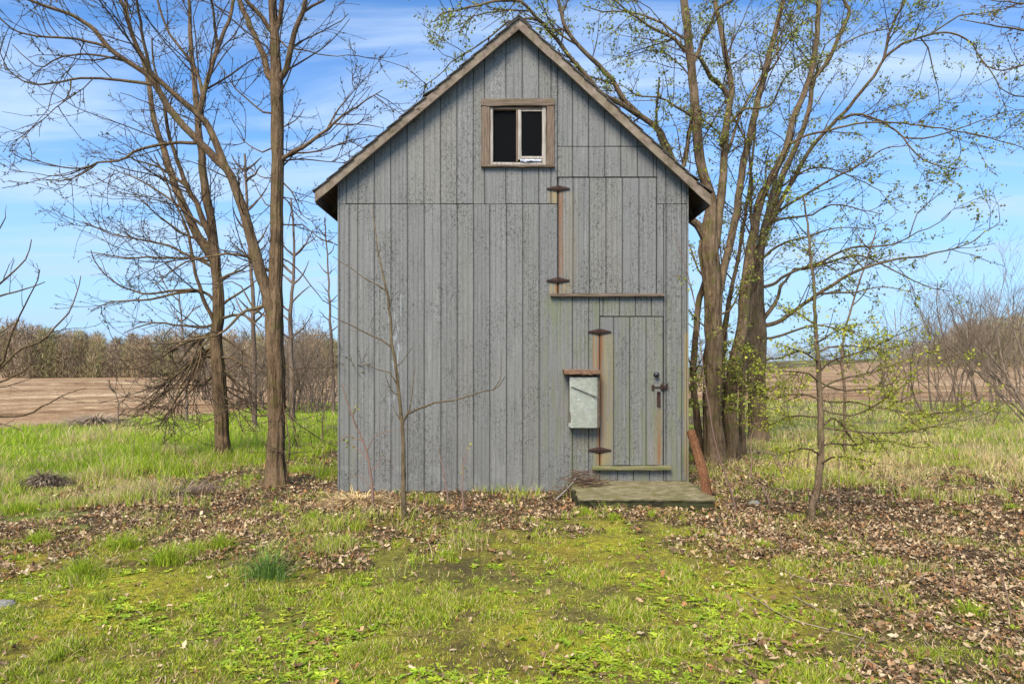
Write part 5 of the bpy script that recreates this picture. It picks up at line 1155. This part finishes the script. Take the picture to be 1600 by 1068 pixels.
for i, (px, py, h, lab, dk) in enumerate(tufts):
    d = dgr(py); r = np.random.default_rng(300 + i); n = 260 if h > .15 else 170; x0 = (px - 800) * d / FP; y0 = d - CAM_D; q = r.normal(0, 1, (n, 2)) * (h * .38); x = x0 + q[:, 0]; y = y0 + q[:, 1] * .7
    hh = h * r.uniform(.45, 1.1, n) * np.exp(-(q[:, 0] ** 2) / (h * .9) ** 2); c = pick(r, [(.10, .19, .035), (.14, .24, .04), (.20, .30, .07)] if dk else GR + GR_B[:1], n)
    V, F, C = blades(x, y, hh, r.uniform(.004, .008, n), c, r, .8); V = V.reshape(-1, 5, 3); V[:, 4, :2] += (V[:, 0, :2] - [x0, y0]) * .7; V = V.reshape(-1, 3)
    root = mk('grass_tuft', V, F, M_GRASS, cols=C); z0 = float(gz(x0, y0)); a = V - np.array([x0, y0, z0]); root.data.vertices.foreach_set('co', a.astype(np.float32).ravel()); root.location = (x0, y0, z0); tag(root, lab, 'grass tuft', 'grass tufts')

# ---------------------------------------------------------------- loose things
# leaning log
def log():
    p = np.array([Wp(1108, 776, 7.25), Wp(1100, 742, 7.37), Wp(1093, 715, 7.48), Wp(1086, 693, 7.58), Wp(1080, 673, 7.66)]); p[0, 2] = float(gz(p[0, 0], p[0, 1])) - .03
    P = resample(p, 30); Rr = np.interp(np.linspace(0, 1, 30), [0, .1, .5, 1], [.074, .062, .056, .047]); V, Q = tubes(P[None], Rr[None], 18, .20, 4)
    root = thing('leaning_log', 'short reddish-brown broken log leaning against the right barn corner', 'log', tuple(p[0] + [0, 0, .03])); put(mk('log_body', V, Q, M_LOG, smooth=True), root)
    c = P[-1]; ring = V[-18:]; Vc = np.vstack([ring, c + [0, 0, .01]]); put(mk('cut_end', Vc, np.array([[k, (k + 1) % 18, 18] for k in range(18)]), wood_mat('cut_wood', (.26, .15, .08), (.42, .27, .16), 0)), root)
log()
def stick(name, label, a, b, r0, mat, cat='stick', group=None, bend=.03, seed=0):
    r = np.random.default_rng(seed); a = np.array(a, float); b = np.array(b, float); m = (a + b) / 2 + r.normal(0, bend, 3) * [1, 1, .2]; P = resample([a, m, b], 12); P[:, 2] = np.maximum(P[:, 2], gz(P[:, 0], P[:, 1]) + r0 * .6)
    V, Q = tubes(P[None], (r0 * np.linspace(1, .6, 12))[None], 8, .08, seed); o = mk(name, V, Q, mat, smooth=True); tag(o, label, cat, group); return o
stick('grey_pole', 'pale grey stick resting on the twig pile left of the slab', (.50, -.62, .03), (.80, -.16, .22), .013, M_GREYWOOD, seed=3, bend=.005)
def twig_pile():
    r = np.random.default_rng(12); n = 90; x = r.normal(.80, .18, n).clip(.35, 1.15); y = r.uniform(-.42, -.05, n); a = r.normal(.25, .45, n); L = r.uniform(.1, .34, n); hmax = .17 * np.exp(-((x - .88) / .28) ** 2); z = r.uniform(0, 1, n) * hmax + .012 + .13 * (x > .74)
    dv = np.stack([np.cos(a) * L, np.sin(a) * L * .3, r.uniform(-.15, .35, n) * L], 1); c = np.stack([x, y, z], 1); P = np.stack([c - dv / 2, c + r.normal(0, .012, (n, 3)), c + dv / 2], 1); P[:, :, 2] = np.maximum(P[:, :, 2], .012)
    V, Q = tubes(P, r.uniform(.003, .008, n)[:, None] * np.array([[1, .9, .4]]), 5)
    tag(mk('twig_pile', V, Q, bark_mat('dead_twigs', (.10, .06, .04), (.20, .13, .09)), smooth=True), 'heap of broken twigs and leaves against the wall left of the slab', 'twigs', kind='stuff')
twig_pile()
def mound(name, label, px, py, rx, h, seed, tones, n=900, d=None):
    d = d or dgr(py); r = np.random.default_rng(seed); x0 = (px - 800) * d / FP; y0 = d - CAM_D; a = r.uniform(0, 2 * np.pi, n); q = np.sqrt(r.uniform(0, 1, n)); x = x0 + rx * q * np.cos(a); y = y0 + rx * .6 * q * np.sin(a); z0 = float(gz(x0, y0)); z = z0 + h * (1 - q ** 2) * r.uniform(.5, 1, n)
    t = r.uniform(0, 2 * np.pi, n); L = r.uniform(.1, .3, n) * (rx / .4); dv = np.stack([np.cos(a) * L, np.sin(a) * L, r.uniform(-.5, .35, n) * L], 1) + r.normal(0, .04, (n, 3)); c = np.stack([x, y, z], 1); sd = unit(np.cross(dv, np.array([[0, 0, 1.]]))) * r.uniform(.003, .008, (n, 1)) * (d / 8)
    e = c + dv; e[:, 2] = np.maximum(e[:, 2], z0 + .01); mid = c + dv * .5 + [0, 0, .02]
    V = np.stack([c - sd, c + sd, mid + sd, mid - sd, e], 1).reshape(-1, 3); i = np.arange(n)[:, None] * 5; cols = pick(r, tones, n)
    # solid core
    u, v = np.meshgrid(np.linspace(0, 2 * np.pi, 24, endpoint=False), np.linspace(0, 1, 8), indexing='ij'); rr = 1 + .25 * (fbm(np.cos(u) * 2 + 9, np.sin(u) * 2 + v, seed) - .5)
    cv = np.stack([x0 + rx * .95 * v * rr * np.cos(u), y0 + rx * .6 * v * rr * np.sin(u), z0 + h * .8 * (1 - v ** 2) - .03 + .02 * rr], -1).reshape(-1, 3); id_ = np.arange(24 * 8).reshape(24, 8)
    cq = np.stack([id_[:, :-1], id_[:, 1:], np.roll(id_, -1, 0)[:, 1:], np.roll(id_, -1, 0)[:, :-1]], -1).reshape(-1, 4)
    Vt, Ft, C = join([(V, [i + np.array([[0, 1, 2, 3]]), i + np.array([[3, 2, 4]])], np.repeat(cols, 5, 0)), (cv, cq, np.tile(np.array(tones[-1]) * .5, (len(cv), 1)))])
    o = mk(name, Vt, Ft, M_LITTER, cols=C); o.data.vertices.foreach_set('co', (Vt - np.array([x0, y0, z0])).astype(np.float32).ravel()); o.location = (x0, y0, z0); tag(o, label, 'mound'); return o
mound('dead_grass_mound', 'dark matted heap of dead grass in the meadow at the far left', 70, 762, .27, .20, 41, [(.30, .23, .16), (.20, .14, .10), (.36, .30, .22), (.12, .08, .06)])
mound('dead_grass_mound', 'pale dry grass clump on the border of the left ploughed field', 150, 668, .85, .34, 42, [(.40, .31, .21), (.33, .24, .16), (.46, .37, .27)], 1100, 16.8)
mound('dead_grass_mound', 'low heap of dry stalks at the foot of the left end of the wall', 560, 790, .34, .08, 43, ST + LT[:2], 700)
mound('dead_grass_mound', 'flat bark and straw ridge left of the forked tree', 270, 772, .6, .05, 44, [(.24, .17, .125), (.30, .22, .16), (.15, .10, .075)], 700)
def rock(name, label, px, py, s, seed):
    d = dgr(py); x0 = (px - 800) * d / FP; y0 = d - CAM_D; z0 = float(gz(x0, y0)); r = np.random.default_rng(seed); u, v = np.meshgrid(np.linspace(0, 2 * np.pi, 14, endpoint=False), np.linspace(0, np.pi, 8), indexing='ij'); rr = s * (1 + .5 * (fbm(np.cos(u) * 1.5 + v, np.sin(u) * 1.5 + seed, seed) - .5))
    V = np.stack([rr * np.sin(v) * np.cos(u) * 1.2, rr * np.sin(v) * np.sin(u), rr * np.cos(v) * .6], -1).reshape(-1, 3); id_ = np.arange(14 * 8).reshape(14, 8); q = np.stack([id_[:, :-1], id_[:, 1:], np.roll(id_, -1, 0)[:, 1:], np.roll(id_, -1, 0)[:, :-1]], -1).reshape(-1, 4)
    o = mk(name, V, q, simple_noise('stone_grey', (.12, .11, .10), (.30, .28, .25), 20)); o.location = (x0, y0, z0 + s * .2); tag(o, label, 'stone')
rock('stone', 'small grey stone in the dead leaves right of the leaning log', 1178, 787, .06, 5)
rock('stone', 'pale stone at the very left edge of the lawn', 8, 950, .05, 6)
# bare vines and runners on the soil, front right
vines = [[(1165, 925), (1230, 965), (1300, 985), (1350, 1000), (1345, 1030), (1330, 1068)], [(1240, 930), (1290, 960), (1352, 985), (1340, 1015), (1390, 1050), (1440, 1068)], [(1445, 1000), (1470, 1025), (1480, 1068)], [(1440, 940), (1500, 975), (1560, 990), (1600, 1000)], [(1200, 880), (1270, 905), (1340, 915), (1420, 950)], [(1380, 870), (1450, 880), (1530, 872), (1600, 880)], [(1145, 1010), (1180, 1005), (1185, 990)]]
for i, q in enumerate(vines):
    pts = []
    for (px, py) in resample(q, 24): d = dgr(py); x = (px - 800) * d / FP; pts.append((x, d - CAM_D, float(gz(x, d - CAM_D)) + .014))
    V, Q = tubes(np.array(pts)[None], np.full((1, 24), .0042), 6); tag(mk('dry_vine', V, Q, NT('dry_vine_%d' % i, .8).base((.30, .23, .15)), smooth=True), ['long pale vine curving down the bare soil at the right front', 'pale vine looping toward the bottom edge on bare soil', 'short thick pale vine at the bottom right', 'vine running to the right border among leaves', 'thin vine between the lawn and the right leaf litter', 'straight vine across the upper right litter', 'short bent twig on the lawn near the bottom right'][i], 'vine', 'dry vines on the soil')
# thin dead stalks standing in the litter
stalks = [(1313, 835, 1311, 700), (1205, 850, 1200, 795), (1222, 865, 1219, 815), (1395, 945, 1366, 860), (1385, 935, 1370, 890), (1492, 930, 1492, 865), (1580, 965, 1562, 890), (1136, 800, 1134, 765), (1166, 815, 1164, 795), (560, 830, 575, 760), (545, 820, 528, 765), (520, 820, 520, 740), (207, 742, 213, 660), (170, 745, 150, 700)]
for i, (x0, y0, x1, y1) in enumerate(stalks):
    d = dgr(y0); a = Wp(x0, y0, d); b = Wp(x1, y1, d + .05)
    stick('dead_stalk', ['tall thin leafless stalk right of the young maple', 'short dead stalk in front of the young maple', 'second short stalk before the young maple', 'slanting reddish stalk in the front right litter', 'shorter stalk beside the slanting reddish one', 'upright stalk in the right litter', 'slanting stalk near the right border', 'pale stem at the right corner of the slab', 'tiny pale stem right of the slab', 'dry stem leaning right, below the left wall end', 'dry stem leaning left, below the left wall corner', 'thin upright stem just off the left barn corner', 'thin reddish stem in the left meadow', 'leaning stem in the left meadow'][i], a, b, .0045, M_REDTWIG, 'stalk', 'standing dead stalks', .01, 60 + i)
print('tris', sum(len(o.data.polygons) * 2 for o in bpy.data.objects if o.type == 'MESH'), 'objects', len(bpy.data.objects))
